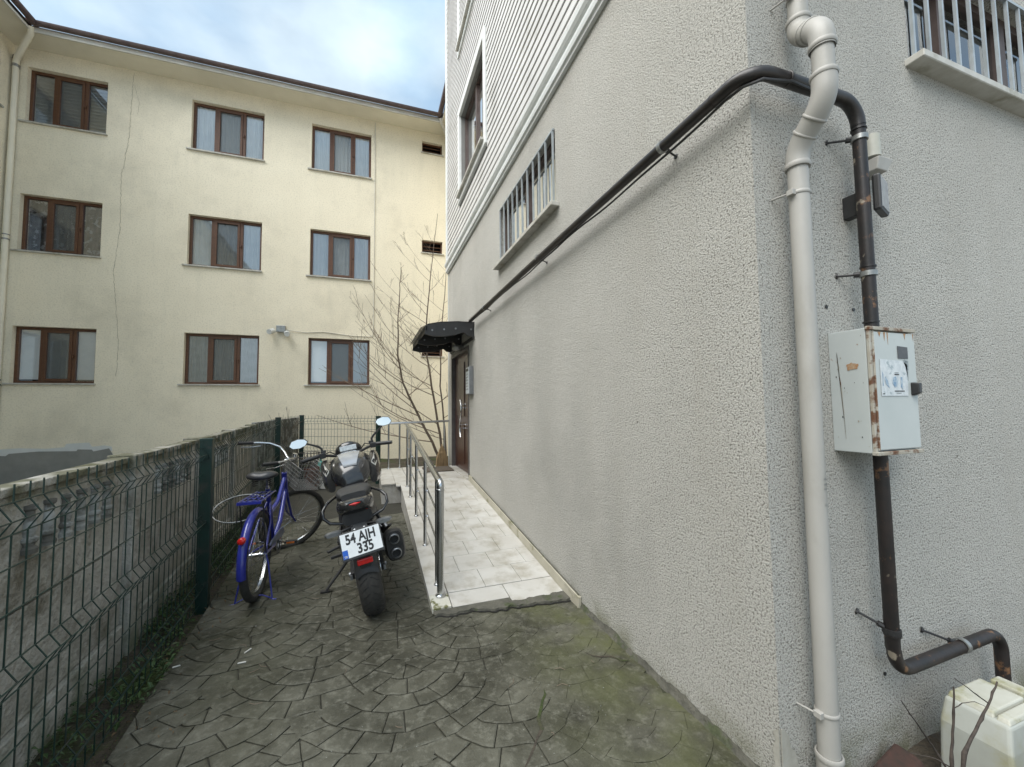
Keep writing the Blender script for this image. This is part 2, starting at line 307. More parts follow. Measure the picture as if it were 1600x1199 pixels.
def paving_material(name, c1, c2, c3):
    m = mat(name, c1, c2, scale=9, rough=.48, r2=.8, bump=0, c3=c3, s3=2.3, t3=(.42,.66), detail=8, spec=.35, fac=(.3,.68))
    nt = m.node_tree; n = nt.nodes; l = nt.links; p = n['Principled BSDF']
    g = n.new('ShaderNodeNewGeometry')
    a = n.new('ShaderNodeTexNoise'); a.inputs['Scale'].default_value = 28; a.inputs['Detail'].default_value = 8; a.inputs['Roughness'].default_value = .7; l.new(g.outputs['Position'], a.inputs['Vector'])
    b = n.new('ShaderNodeBump'); b.inputs['Strength'].default_value = .9; b.inputs['Distance'].default_value = .009; l.new(a.outputs['Fac'], b.inputs['Height']); l.new(b.outputs[0], p.inputs['Normal'])
    # pale grit flecks
    w = n.new('ShaderNodeTexVoronoi'); w.inputs['Scale'].default_value = 34; l.new(g.outputs['Position'], w.inputs['Vector'])
    r = n.new('ShaderNodeMapRange'); r.inputs['From Min'].default_value = .10; r.inputs['From Max'].default_value = .05; l.new(w.outputs['Distance'], r.inputs['Value'])
    cur = p.inputs['Base Color'].links[0].from_socket
    # fine light/dark mottling
    t = n.new('ShaderNodeTexNoise'); t.inputs['Scale'].default_value = 17; t.inputs['Detail'].default_value = 10; t.inputs['Roughness'].default_value = .78; l.new(g.outputs['Position'], t.inputs['Vector'])
    rr = n.new('ShaderNodeMapRange'); rr.inputs['From Min'].default_value = .50; rr.inputs['From Max'].default_value = .72; rr.inputs['To Max'].default_value = .75; l.new(t.outputs['Fac'], rr.inputs['Value'])
    x0 = n.new('ShaderNodeMix'); x0.data_type = 'RGBA'; x0.inputs['B'].default_value = (.22,.215,.175, 1); l.new(cur, x0.inputs['A']); l.new(rr.outputs[0], x0.inputs['Factor'])
    x = n.new('ShaderNodeMix'); x.data_type = 'RGBA'; x.inputs['B'].default_value = (.30,.30,.27, 1); l.new(x0.outputs['Result'], x.inputs['A'])
    mu = n.new('ShaderNodeMath'); mu.operation = 'MULTIPLY'; mu.inputs[1].default_value = .8
    sel = n.new('ShaderNodeTexNoise'); sel.inputs['Scale'].default_value = 11; l.new(g.outputs['Position'], sel.inputs['Vector'])
    rs = n.new('ShaderNodeMapRange'); rs.inputs['From Min'].default_value = .55; rs.inputs['From Max'].default_value = .62; l.new(sel.outputs['Fac'], rs.inputs['Value'])
    l.new(r.outputs[0], mu.inputs[0]); mu3 = n.new('ShaderNodeMath'); mu3.operation = 'MULTIPLY'; l.new(mu.outputs[0], mu3.inputs[0]); l.new(rs.outputs[0], mu3.inputs[1])
    l.new(mu3.outputs[0], x.inputs['Factor'])
    l.new(x.outputs['Result'], p.inputs['Base Color'])
    addmask(m, (.088,.095,.036), 'X', -.75, -.12, ns=3.5, amount=.75, nlo=.38, nhi=.6)      # algae by the wall
    addmask(m, (.026,.027,.008), 'X', -1.7, -2.4, ns=2.2, amount=.7, nlo=.42, nhi=.6)       # algae by the fence
    return m
M_pave = paving_material('stamped_concrete', (.062,.060,.043), (.115,.112,.086), (.034,.033,.022))
M_joint = mat('paving_joint', (.040,.038,.028), (.026,.025,.018), 12, .95, bump=.8, bscale=60, bdist=.006)
addmask(M_joint, (.05,.065,.015), 'X', -.75, -.2, ns=4, amount=.7)

# ------------------------------------------------------------------ ground
def gz(y): return 0 if y < 2.4 else (.1*(y-2.4)/4.6 if y < 7 else .1)
g = MB(); g.quad((-120,-120,-.06),(120,-120,-.06),(120,120,-.06),(-120,120,-.06)); struct('ground', g, M_ground)
def strip(x0, x1, y0, y1, z, n=24, m=6, amp=0.0, lift=gz, xs=None):
    mb = MB(); vs_ = []; fs = []
    for j in range(n+1):
        y = y0+(y1-y0)*j/n
        a, b = (x0(y) if callable(x0) else x0), (x1(y) if callable(x1) else x1)
        for i in range(m+1):
            x = a+(b-a)*i/m; vs_.append((x, y, z+lift(y)+amp*noise.noise(Vector((x*4, y*4, 1.7)))))
    for j in range(n):
        for i in range(m): fs.append((j*(m+1)+i, j*(m+1)+i+1, (j+1)*(m+1)+i+1, (j+1)*(m+1)+i))
    mb.add(vs_, fs); return mb
fence_x = lambda y: -2.435-.066*y
wall_x = lambda y: -2.735-.066*y
struct('soil_verge', strip(lambda y: wall_x(y)-.02, lambda y: fence_x(y)+.05, -3, 7.6, -.035, 80, 8, .03), M_soil)
struct('flower_bed', strip(.0, 9, -4, 0.05, -.045, 40, 60, .05), M_soil)
pav = struct('pavement', strip(lambda y: fence_x(y)+.03, .0, -3, 8.2, -.0045, 60, 10, .0), M_joint)
struct('back_soil', strip(-3.0, 1, 7.0, 10, .02, 20, 20, .05), M_soil)

# paving stones in overlapping fans
W, RHO = .93, .60; H = sqrt(RHO*RHO-W*W/4); PC = (-1.25, 1.28)
stones = []
def inside_other(x, y, cx, cy):
    for dx, dy in ((-W/2, H), (W/2, H), (0, 2*H), (-W, 0), (W, 0)):
        if dy == 0: continue
        if (x-cx-dx)**2+(y-cy-dy)**2 < RHO*RHO-1e-6: return True
    return False
def lim(r):
    a = 0; 
    while a < pi*.75 and not inside_other(r*sin(a), -r*cos(a), 0, 0): a += .01
    return min(a, pi*.72)
rings = [0.012, .125, .245, .365, .485, RHO]
for j in range(-9, 14):
    for i in range(-4, 5):
        cx = PC[0]+(i+(.5 if j % 2 else 0))*W; cy = PC[1]-j*H
        if cx < -3.4 or cx > .8 or cy < -1.3 or cy > 8.2: continue
        for k in range(len(rings)-1):
            r0, r1 = rings[k]+.0, rings[k+1]
            a0, a1 = lim(max(r0, .02)), lim(r1)
            arc = (a0+a1)*(r0+r1)/2; nst = max(2, round(arc/.145))
            cuts = [-1+2*q/nst+(rnd(-.25, .25)*2/nst if 0 < q < nst else 0) for q in range(nst+1)]
            for q in range(nst):
                poly = []
                for s_ in range(6): u = cuts[q]+(cuts[q+1]-cuts[q])*s_/5; poly.append((cx+r1*sin(a1*u), cy-r1*cos(a1*u)))
                for s_ in range(6): u = cuts[q+1]+(cuts[q]-cuts[q+1])*s_/5; poly.append((cx+r0*sin(a0*u), cy-r0*cos(a0*u)))
                stones.append(poly)
def stone_mesh(poly):
    c = Vector((sum(p[0] for p in poly)/len(poly), sum(p[1] for p in poly)/len(poly)))
    worn = max(0, min(1, (c.x+.95)/.35)) if c.y < 2 else 0
    gap = .0030-.0022*worn; h = .0052-.0036*worn
    poly = [(p[0]+.022*noise.noise(Vector((p[0]*5, p[1]*5, 0)))+.010*noise.noise(Vector((p[0]*19, p[1]*19, 0))), p[1]+.022*noise.noise(Vector((p[0]*5, p[1]*5, 5)))+.010*noise.noise(Vector((p[0]*19, p[1]*19, 5)))) for p in poly]
    def ins(d):
        out = []
        for p in poly:
            v = Vector(p)-c; L = v.length; out.append(c+v*max(.3, (L-d*1.3)/L))
        return out
    A, B = ins(gap), ins(gap+.007)
    if max(p.x for p in A) > -.004 or min(p.x - fence_x(p.y) for p in A) < .03 or max(p.y for p in A) > 7.9: 
        cl = lambda p: Vector((min(max(p.x, fence_x(p.y)+.035), -.006), min(p.y, 7.9)))
        A = [cl(p) for p in A]; B = [cl(p) for p in B]
    t1, t2, t0 = rnd(-.004, .004), rnd(-.004, .004), rnd(-.0008, .0008)
    z = lambda p, hh: gz(p.y)+hh+t0+(t1*(p.x-c.x)+t2*(p.y-c.y))
    mb = MB(); n = len(poly)
    vs_ = [(p.x, p.y, gz(p.y)-.008) for p in A]+[(p.x, p.y, z(p, h-.0035*(1-worn))) for p in A]+[(p.x, p.y, z(p, h)) for p in B]
    fs = [(i, (i+1) % n, n+(i+1) % n, n+i) for i in range(n)]+[(n+i, n+(i+1) % n, 2*n+(i+1) % n, 2*n+i) for i in range(n)]+[tuple(range(2*n, 3*n))]
    mb.add(vs_, fs); return mb, c
def on_court(poly):
    c = (sum(p[0] for p in poly)/12, sum(p[1] for p in poly)/12)
    if c[0] > .06 or c[0] < fence_x(c[1])-.05 or c[1] > 7.9 or c[1] < -1.2: return False
    xs = [p[0] for p in poly]; ys = [p[1] for p in poly]
    if (max(xs)-min(xs)) < .04 or (max(ys)-min(ys)) < .03: return False
    if c[0] > -.96 and 1.95 < c[1] < 6.7: return False
    if c[0] > -1.2 and 5.15 < c[1] < 6.7: return False
    return True
stones = [p for p in stones if on_court(p)]
def visible_key(p):
    c = (sum(q[0] for q in p)/12, sum(q[1] for q in p)/12); d = Vector((c[0]+1.45, c[1]+1.16))
    along = d.dot(Vector((sin(YAW), cos(YAW)))); 
    return along if along > 1.35 else 50-along
stones.sort(key=visible_key)
rest = MB()
for i, p in enumerate(stones):
    mb, c = stone_mesh(p)
    if i < 290:
        o = obj('paving_stone', mb, M_pave, pav)
    else: rest.add(mb.v, mb.f)
stuff(obj('paving_stones', rest, M_pave, pav))
# broken crack lines in the slab near the wall
def crackline(name, pts, w, m, parent, fn):
    mb = MB(); L = []
    for i in range(len(pts)-1):
        a, b = Vector(pts[i]), Vector(pts[i+1]); k = max(2, int((b-a).length/.05))
        for q in range(k): t = q/k; L.append(a+(b-a)*t+Vector((rnd(-1, 1), rnd(-1, 1)))*w*1.2)
    L.append(Vector(pts[-1]))
    vs_ = []
    for i, p in enumerate(L):
        d = (L[min(i+1, len(L)-1)]-L[max(i-1, 0)]).normalized(); nn = Vector((-d.y, d.x))*w*rnd(.25, .6)
        if i in (0, len(L)-1): nn *= .1
        vs_ += [fn(*(p+nn)), fn(*(p-nn))]
    mb.add(vs_, [(2*i, 2*i+1, 2*i+3, 2*i+2) for i in range(len(L)-1)])
    return obj(name, mb, m, parent)
crackline('crack', [(-.86,.42),(-.72,.60),(-.60,.82)], .016, M_soil, pav, lambda x, y: (x, y, .0052))
crackline('crack', [(-.26,1.02),(-.05,.86)], .012, M_soil, pav, lambda x, y: (x, y, .0052))

# ------------------------------------------------------------------ wall builder
def wallgrid(mb, u0, u1, v0, v1, holes, fn, depth):
    us = sorted({u0, u1, *[h[0] for h in holes], *[h[1] for h in holes]}); vv = sorted({v0, v1, *[h[2] for h in holes], *[h[3] for h in holes]})
    for a, b in zip(us, us[1:]):
        for c, d in zip(vv, vv[1:]):
            mu, mv = (a+b)/2, (c+d)/2
            if any(h[0] < mu < h[1] and h[2] < mv < h[3] for h in holes): continue
            mb.quad(fn(a,c,0), fn(b,c,0), fn(b,d,0), fn(a,d,0))
    for a, b, c, d in holes:
        mb.quad(fn(a,c,0), fn(b,c,0), fn(b,c,depth), fn(a,c,depth)); mb.quad(fn(a,d,0), fn(b,d,0), fn(b,d,depth), fn(a,d,depth))
        mb.quad(fn(a,c,0), fn(a,d,0), fn(a,d,depth), fn(a,c,depth)); mb.quad(fn(b,c,0), fn(b,d,0), fn(b,d,depth), fn(b,c,depth))
    return mb

# ------------------------------------------------------------------ cream building
yb = thing('cream_apartment_building', 'cream rendered three storey apartment block with brown framed windows across the back of the yard', 'building', (-4, 10, 0))
D = 10.0
cols_ = [(-8.42,-7.07),(-5.50,-4.0),(-2.93,-1.48)]
rows_ = [(2.05,3.24),(4.83,6.05),(7.62,8.84)]
holes = [(a,b,c,d) for a, b in cols_ for c, d in rows_]
vents = [(-.13,.44,8.64,8.97),(-.13,.44,5.76,6.12),(-.13,.44,2.86,3.20)]
w = MB(); wallgrid(w, -8.65, .95, -.3, 9.32, holes+vents, lambda u, v, d: (u, D+d, v), .16)
obj('wall', w, M_yellow, yb)
LWH = [(8.25,9.70,7.72,8.93),(8.25,9.70,4.83,6.05),(8.25,9.70,2.05,3.24)]
w = MB(); wallgrid(w, -6, 10, -.3, 9.32, LWH, lambda u, v, d: (-8.65-d, u, v), .16)
obj('wing_wall', w, M_yellow, yb)
w = MB(); w.quad((.95,10,-.3),(.95,6.9,-.3),(.95,6.9,9.32),(.95,10,9.32)); obj('wing_wall', w, M_yellow, yb)
def curtain(mb, x0, x1, z0, z1, y, amp=.012, fold=.09):
    n = max(4, int((x1-x0)/fold*6)); ph = rnd(0, 6)
    P = [(x0+(x1-x0)*i/n, y+amp*sin(ph+2*pi*(x0+(x1-x0)*i/n)/fold)+.008*sin(i*.9)) for i in range(n+1)]
    mb.add([(x, yy, z0) for x, yy in P]+[(x, yy, z1) for x, yy in P], [(i, i+1, n+2+i, n+1+i) for i in range(n)])
def fac_window(x0, x1, z0, z1, style, tilt=False):
    y = D+.10; f = MB(); t = .055
    f.box(x0,x1,y,y+.06,z0,z0+t).box(x0,x1,y,y+.06,z1-t,z1).box(x0,x0+t,y,y+.06,z0+t,z1-t).box(x1-t,x1,y,y+.06,z0+t,z1-t)
    wdt = x1-x0; m1 = x0+wdt*.31; m2 = x0+wdt*.70
    for m_ in (m1, m2): f.box(m_-.032, m_+.032, y-.004, y+.056, z0+t, z1-t)
    win = obj('window', f, M_brown, yb, bev=.004, seg=1)
    s = MB(); a, b, c, d = m1+.032, m2-.032, z0+t, z1-t; e = .05
    s.box(a,b,y-.02,y+.03,c,c+e).box(a,b,y-.02,y+.03,d-e,d).box(a,a+e,y-.02,y+.03,c+e,d-e).box(b-e,b,y-.02,y+.03,c+e,d-e)
    obj('sash', s, M_brown, win, bev=.003, seg=1)
    for p0, p1 in ((x0+t, m1-.032), (a+e, b-e), (m2+.032, x1-t)):
        g_ = MB(); g_.quad((p0,y+.035,c),(p1,y+.035,c),(p1,y+.035,d),(p0,y+.035,d)); obj('pane', g_, M_glass, win)
    g_ = MB(); g_.quad((a+e-.002,y+.012,c+e),(b-e+.002,y+.012,c+e),(b-e+.002,y+.012,d-e),(a+e-.002,y+.012,d-e)); obj('insect_screen', g_, M_screen, win)
    l_ = MB(); l_.box(m2-.015,m2+.005,y-.045,y-.01,(z0+z1)/2-.05,(z0+z1)/2+.02); obj('handle', l_, M_brown, win)
    sl = MB(); sl.box(x0-.08,x1+.03,D-.05,y,z0-.03,z0+.004); obj('sill', sl, M_sill, win, bev=.004, seg=1)
    r = MB(); r.box(x0-.02,x1+.02,y+.09,y+.9,z0-.02,z1+.02); r.f = [q for k, q in enumerate(r.f) if k != 2]
    obj('room', r, M_dark, win)
    cy = y+.065
    if style == 'blind':
        bl = MB(); k = 15; zz0, zz1 = z0+.02, z1-.02
        for i in range(k):
            zc = zz0+(zz1-zz0)*(i+.5)/k; bl.obox(((x0+x1)/2, cy, zc), ((x1-x0)/2-.03,0,0), (0,.012,.018), (0,.0015,-.001))
        obj('blind', bl, M_blind, win)
        cb = MB(); cb.quad((x0,cy+.05,z0),(x1,cy+.05,z0),(x1,cy+.05,z1),(x0,cy+.05,z1)); obj('curtain', cb, M_curt2, win)
    elif style == 'white':
        c_ = MB(); curtain(c_, x0+.03, x1-.03, z0+.01, z1, cy); obj('curtain', c_, M_curt, win, smooth=60)
    elif style == 'sides':
        c_ = MB(); curtain(c_, x0+.03, m1+.04, z0+.01, z1, cy); curtain(c_, m2-.02, x1-.03, z0+.01, z1, cy); obj('curtain', c_, M_curt, win, smooth=60)
        c_ = MB(); curtain(c_, m1+.04, m2-.02, z0+.01, z1, cy+.04); obj('curtain', c_, M_curt2, win, smooth=60)
    elif style == 'floral':
        c_ = MB(); curtain(c_, x0+.03, x1-.03, z0+.01, z1, cy, .02, .16); obj('curtain', c_, M_flor, win, smooth=60)
    elif style == 'roller':
        c_ = MB(); c_.quad((x0+.03,cy,z0+.09),(m1,cy,z0+.09),(m1,cy,z1),(x0+.03,cy,z1)); c_.quad((m2,cy,z0+.09),(x1-.03,cy,z0+.09),(x1-.03,cy,z1),(m2,cy,z1)); obj('blind', c_, M_curt, win)
        c_ = MB(); c_.quad((m1,cy+.02,z0+.1),(m2,cy+.02,z0+.1),(m2,cy+.02,z1),(m1,cy+.02,z1)); obj('blind', c_, M_blind, win)
    elif style == 'net':
        c_ = MB(); curtain(c_, x0+.03, x1-.03, z0+.01, z1, cy, .022, .075); obj('curtain', c_, M_curt2, win, smooth=60)
    return win
styles = {(0,2):'blind',(1,2):'white',(2,2):'white',(0,1):'floral',(1,1):'sides',(2,1):'sides',(0,0):'roller',(1,0):'net',(2,0):'roller'}
for ci, (a, b) in enumerate(cols_):
    for ri, (c, d) in enumerate(rows_): fac_window(a, b, c, d, styles[(ci, ri)])
for y0, y1, z0, z1 in LWH:
    f = MB(); X = -8.75; t = .055
    f.box(X-.06,X,y0,y1,z0,z0+t).box(X-.06,X,y0,y1,z1-t,z1).box(X-.06,X,y0,y0+t,z0+t,z1-t).box(X-.06,X,y1-t,y1,z0+t,z1-t).box(X-.06,X,(y0+y1)/2-.03,(y0+y1)/2+.03,z0+t,z1-t)
    win = obj('window', f, M_brown, yb)
    g_ = MB(); g_.quad((X-.03,y0,z0),(X-.03,y1,z0),(X-.03,y1,z1),(X-.03,y0,z1)); obj('pane', g_, M_glass, win)
    sl = MB(); sl.box(X,-8.59,y0-.06,y1+.06,z0-.03,z0+.004); obj('sill', sl, M_sill, win)
    r = MB(); r.box(X-.8,X-.1,y0-.02,y1+.02,z0-.02,z1+.02); r.f = [q for k, q in enumerate(r.f) if k != 3]; obj('room', r, M_dark, win)
for a, b, c, d in vents:
    f = MB(); y = D+.09
    f.box(a,b,y,y+.05,c,c+.035).box(a,b,y,y+.05,d-.035,d).box(a,a+.035,y,y+.05,c+.035,d-.035).box(b-.035,b,y,y+.05,c+.035,d-.035)
    win = obj('vent_window', f, M_brown, yb)
    lv = MB()
    for k in range(2): lv.box(a+.03,b-.03,y+.005,y+.03,c+.10+.1*k,c+.115+.1*k)
    obj('louvre', lv, M_brown, win)
    r = MB(); r.box(a,b,y+.05,y+.4,c,d); r.f = [q for k, q in enumerate(r.f) if k != 2]; obj('room', r, M_dark, win)
    sl = MB(); sl.box(a-.03,b+.04,D-.035,y,c-.025,c+.002); obj('sill', sl, M_sill, win)
# eaves: soffit, fascia, gutter, roof
EX0, EX1, EY = -8.02, .33, 9.4
s = MB(); s.box(EX0-.0,EX1+.0,EY+.03,10.02,9.25,9.30); s.box(-8.67,EX0-.0,-6,10.02,9.25,9.30); s.box(EX1,1.0,6.9,10.02,9.25,9.30)
obj('soffit', s, M_soffit, yb)
s = MB(); s.box(EX0,-1.2,EY,EY+.03,9.20,9.305); s.box(-1.196,EX1,EY+.004,EY+.034,9.195,9.305); s.box(EX0-.03,EX0,-6,EY,9.20,9.305); s.box(EX1,EX1+.03,6.9,EY,9.20,9.305)
obj('fascia', s, M_fascia, yb)
def half_gutter(p, q, out):
    mb = MB(); p, q, out = Vector(p), Vector(q), Vector(out); secs = []
    for base in (p, q):
        sec = [base+out*(.06+.065*cos(t))+Vector((0,0,.068+.075*sin(t))) for t in [pi+pi*k/8 for k in range(9)]]
        sec += [base+out*(.06+.055*cos(t))+Vector((0,0,.072+.062*sin(t))) for t in [2*pi-pi*k/8 for k in range(9)]]
        secs.append(sec)
    mb.loft(secs); return mb
gm = MB()
for a in (half_gutter((EX0-.1,EY-.004,9.30),(EX1+.1,EY-.004,9.30),(0,-1,0)), half_gutter((EX0+.004,-6,9.302),(EX0+.004,EY,9.302),(1,0,0)), half_gutter((EX1-.004,6.9,9.302),(EX1-.004,EY,9.302),(-1,0,0))): gm.add(a.v, a.f)
obj('gutter', gm, M_gutter, yb, smooth=40)
rf = MB(); rf.add([(EX0,EY,9.32),(EX1,EY,9.32),(EX1+2,13,10.4),(EX0-3.5,13,10.4),(EX0,-6,9.32),(EX0-3.5,-6,10.4),(EX1,6.9,9.32),(EX1+2,6.9,10.2)],[(0,1,2,3),(0,3,5,4),(1,6,7,2)])
obj('roof', rf, M_tile, yb)
# corner downpipe on the left
dpm = MB(); dpm.tube([(-8.02,9.36,9.28),(-8.04,9.42,9.18),(-8.5,9.86,8.92),(-8.56,9.92,8.82),(-8.56,9.93,8.6),(-8.56,9.93,0)], .05, 12)
dp_o = obj('downpipe', dpm, M_soffit, yb, smooth=40)
cm = MB()
for z in (8.72, 8.9): cm.cyl((-8.56,9.93,z),(-8.56,9.93,z+.06),.06,14)
for z in (5.0, 2.0): cm.cyl((-8.56,9.93,z),(-8.56,9.93,z+.03),.058,14).cyl((-8.56,9.93,z+.1),(-8.56,9.93,z+.12),.058,14)
obj('pipe_clip', cm, M_clamp, dp_o, smooth=40)
dpm = MB(); dpm.tube([(.30,9.35,9.28),(.32,9.4,9.2),(.62,9.8,8.95),(.80,9.92,8.8),(.80,9.92,0)], .045, 12)
obj('downpipe', dpm, M_fascia, yb, smooth=40)
M_crk = mat('crack_brown', (.30,.27,.20), (.4,.36,.28), 9, 1)  # plain brownish colour of the facade cracks
crackline('crack', [(-6.62,9.2),(-6.64,8.4),(-6.66,7.6),(-6.74,6.9),(-6.76,6.88),(-6.75,5.5),(-6.83,4.5),(-6.72,3.4),(-6.68,2.9),(-6.70,2.2)], .008, M_crk, yb, lambda x, z: (x, D-.003, z))
crackline('crack', [(-6.6,8.9),(-6.5,8.5),(-6.52,8.2)], .005, M_crk, yb, lambda x, z: (x, D-.003, z))
cb = MB(); cb.tube([(-1.38,9.985,9.2),(-1.385,9.985,3.42),(-1.42,9.985,3.33),(-1.9,9.985,3.33),(-2.6,9.985,3.40),(-3.0,9.985,3.36),(-3.42,9.96,3.40)], .009, 6)
obj('cable', cb, M_fascia, yb, smooth=60)
# stripped band at the foot: white primer edge over grey cement
top = [(-8.65,.70),(-8.2,.72),(-7.8,.69),(-7.5,.71),(-7.47,.78),(-7.1,.79),(-7.05,.70),(-6.85,.72),(-6.72,.69),(-6.70,.60),(-7.0,.575),(-8.0,.555),(-8.65,.58)]
p1 = MB(); p1.prism(top, lambda u, v, d: (u, D-.004-d, v), .003); obj('primer_patch', p1, M_white, yb)
low = [(-8.65,.60),(-8.4,.57),(-8.35,.615),(-7.9,.64),(-7.3,.62),(-7.28,.655),(-7.05,.64),(-7.02,.60),(-6.76,.655),(-6.68,.5),(-6.6,.3),(-6.6,-.2),(-8.65,-.2)]
M_cem = mat('grey_cement_patch', (.27,.27,.25), (.22,.22,.205), 3, .9, bump=.3, bscale=20)
p2 = MB(); p2.prism(low, lambda u, v, d: (u, D-.0085-d, v), .003); obj('cement_patch', p2, M_cem, yb)
# camera pair on the facade
ct = thing('security_camera', 'small white pair of security cameras on the cream wall left of a ground floor window', 'camera', (-3.57, 9.97, 3.37))
b_ = MB(); b_.box(-3.63,-3.43,9.91,9.995,3.34,3.50); obj('junction_box', b_, M_clamp, ct, bev=.008)
for x, y_ in ((-3.70, 3.36), (-3.40, 3.32)):
    b_ = MB(); dx = -.05 if x < -3.5 else .03
    b_.cyl((x,9.93,y_),(x+dx,9.78,y_-.05),.062,14); obj('camera_body', b_, M_white, ct, smooth=40)
    b_ = MB(); b_.tube([(x,9.93,y_),(-3.54,9.96,3.36)], .015, 6); obj('arm', b_, M_white, ct)

# ------------------------------------------------------------------ grey building
gb = thing('grey_apartment_building', 'grey roughcast apartment block with pale siding above, its near corner filling the right side', 'building', (0, 0, 0))
LH = [(1.80,3.30,3.13,3.79),(4.97,6.38,.30,2.42)]
w = MB(); wallgrid(w, 0, 6.7, -.3, 4.2, LH, lambda u, v, d: (d, u, v), .15)
obj('long_wall', w, M_grey, gb)
SH = [(1.10,2.75,3.17,3.81)]
w = MB(); wallgrid(w, 0, 9, -.3, 11, SH, lambda u, v, d: (u, d, v), .15)
w.quad((0,6.7,-.3),(9,6.7,-.3),(9,6.7,11),(0,6.7,11)); w.quad((-.02,-.02,11),(9,-.02,11),(9,6.72,11),(-.02,6.72,11))
obj('side_wall', w, M_grey, gb)
UW = [(3.86,5.42,5.02,6.46),(4.45,5.42,7.66,9.1),(.3,1.5,7.66,9.1)]
w = MB(); wallgrid(w, 0, 6.7, 4.2, 11, UW, lambda u, v, d: (-.006+d, u, v), .12); obj('sheathing', w, M_sidback, gb)
z = 4.335; pitch = .105
while z < 10.9:
    segs = [(0.0, 6.66)]
    for a, b, c, d in UW:
        if c-.13 < z+pitch/2 < d+.09:
            n2 = []
            for s0, s1 in segs:
                if a-.1 > s0: n2.append((s0, a-.1))
                if b+.1 < s1: n2.append((b+.1, s1))
            segs = n2
    for s0, s1 in segs:
        b_ = MB(); sec = [(-.008, z+.003), (-.030, z+.003), (-.030, z+.012), (-.022, z+pitch-.012), (-.008, z+pitch-.009)]
        b_.loft([[(x_, s0, z_) for x_, z_ in sec], [(x_, s1, z_) for x_, z_ in sec]]); obj('siding_board', b_, M_siding, gb)
    z += pitch
# three-step moulding
b_ = MB()
prof = [(-.002,4.10),(-.030,4.10),(-.034,4.125),(-.05,4.13),(-.055,4.16),(-.055,4.185),(-.038,4.19),(-.036,4.215),(-.06,4.225),(-.075,4.25),(-.078,4.285),(-.060,4.29),(-.045,4.305),(-.040,4.33),(-.002,4.33)]
b_.loft([[(x_, -.02, z_) for x_, z_ in prof], [(x_, 6.72, z_) for x_, z_ in prof]]); obj('moulding', b_, M_white, gb)
b_ = MB(); b_.box(-.05,-.0,6.62,6.73,4.34,10.95); obj('corner_trim', b_, M_white, gb, bev=.004)
b_ = MB(); b_.box(-.008,.03,6.701,6.73,.2,4.09); obj('corner_trim', b_, M_white, gb)
for a, b, c, d in UW:
    t = MB(); e = .095
    t.box(-.055,-.004,a-e,a,c-e,d+e).box(-.055,-.004,b,b+e,c-e,d+e).box(-.055,-.004,a,b,d,d+e).box(-.055,-.004,a,b,c-e,c)
    win = obj('window', t, M_white, gb, bev=.006, seg=1)
    s = MB(); s.box(-.10,.10,a-.03,b+.03,c-.012,c+.02); obj('sill', s, M_sill, win)
    f = MB(); x0, x1 = .06, .11; q = .05
    f.box(x0,x1,a,b,c+.02,c+.02+q).box(x0,x1,a,b,d-q,d).box(x0,x1,a,a+q,c+.07,d-q).box(x0,x1,b-q,b,c+.07,d-q).box(x0-.004,x1-.004,(a+b)/2-.04,(a+b)/2+.04,c+.07,d-q).box(x0,x1,a+(b-a)*.25,a+(b-a)*.25+.05,c+.07,d-q)
    obj('frame', f, M_dframe, win)
    g_ = MB(); g_.quad((.085,a,c),(.085,b,c),(.085,b,d),(.085,a,d)); obj('pane', g_, M_glass, win)
    r = MB(); r.box(.12,1.2,a-.02,b+.02,c-.02,d+.02); r.f = [q_ for k, q_ in enumerate(r.f) if k != 5]; obj('room', r, M_dark, win)
    c_ = MB(); c_.quad((.2,(a+b)/2,c),(.2,b,c),(.2,b,d),(.2,(a+b)/2,d)); obj('curtain', c_, M_curt, win)
# barred window in the long wall
a, b, c, d = LH[0]
f = MB(); f.box(.05,.10,a,b,c,c+.05).box(.05,.10,a,b,d-.05,d).box(.05,.10,a,a+.05,c+.05,d-.05).box(.05,.10,b-.05,b,c+.05,d-.05).box(.046,.096,2.52,2.60,c+.05,d-.05)
win = obj('barred_window', f, M_dframe, gb)
g_ = MB(); g_.quad((.075,a,c),(.075,b,c),(.075,b,d),(.075,a,d)); obj('pane', g_, M_glass, win)
r = MB(); r.box(.12,1.0,a-.02,b+.02,c-.02,d+.02); r.f = [q_ for k, q_ in enumerate(r.f) if k != 5]; obj('room', r, M_dark, win)
s = MB(); s.box(-.075,.05,a-.06,b+.09,c-.04,c-.002); obj('sill', s, M_sill, win, bev=.004, seg=1)
t = MB(); t.box(-.021,-.004,a+.0,b,c,c+.016).box(-.021,-.004,a,b,d-.016,d); obj('grille_frame', t, M_bars, win)
n_ = 11
for i in range(n_):
    y = a+.01+(b-a-.035)*i/(n_-1); t = MB(); t.box(-.020,-.005,y,y+.015,c+.0,d); obj('bar', t, M_bars, win)
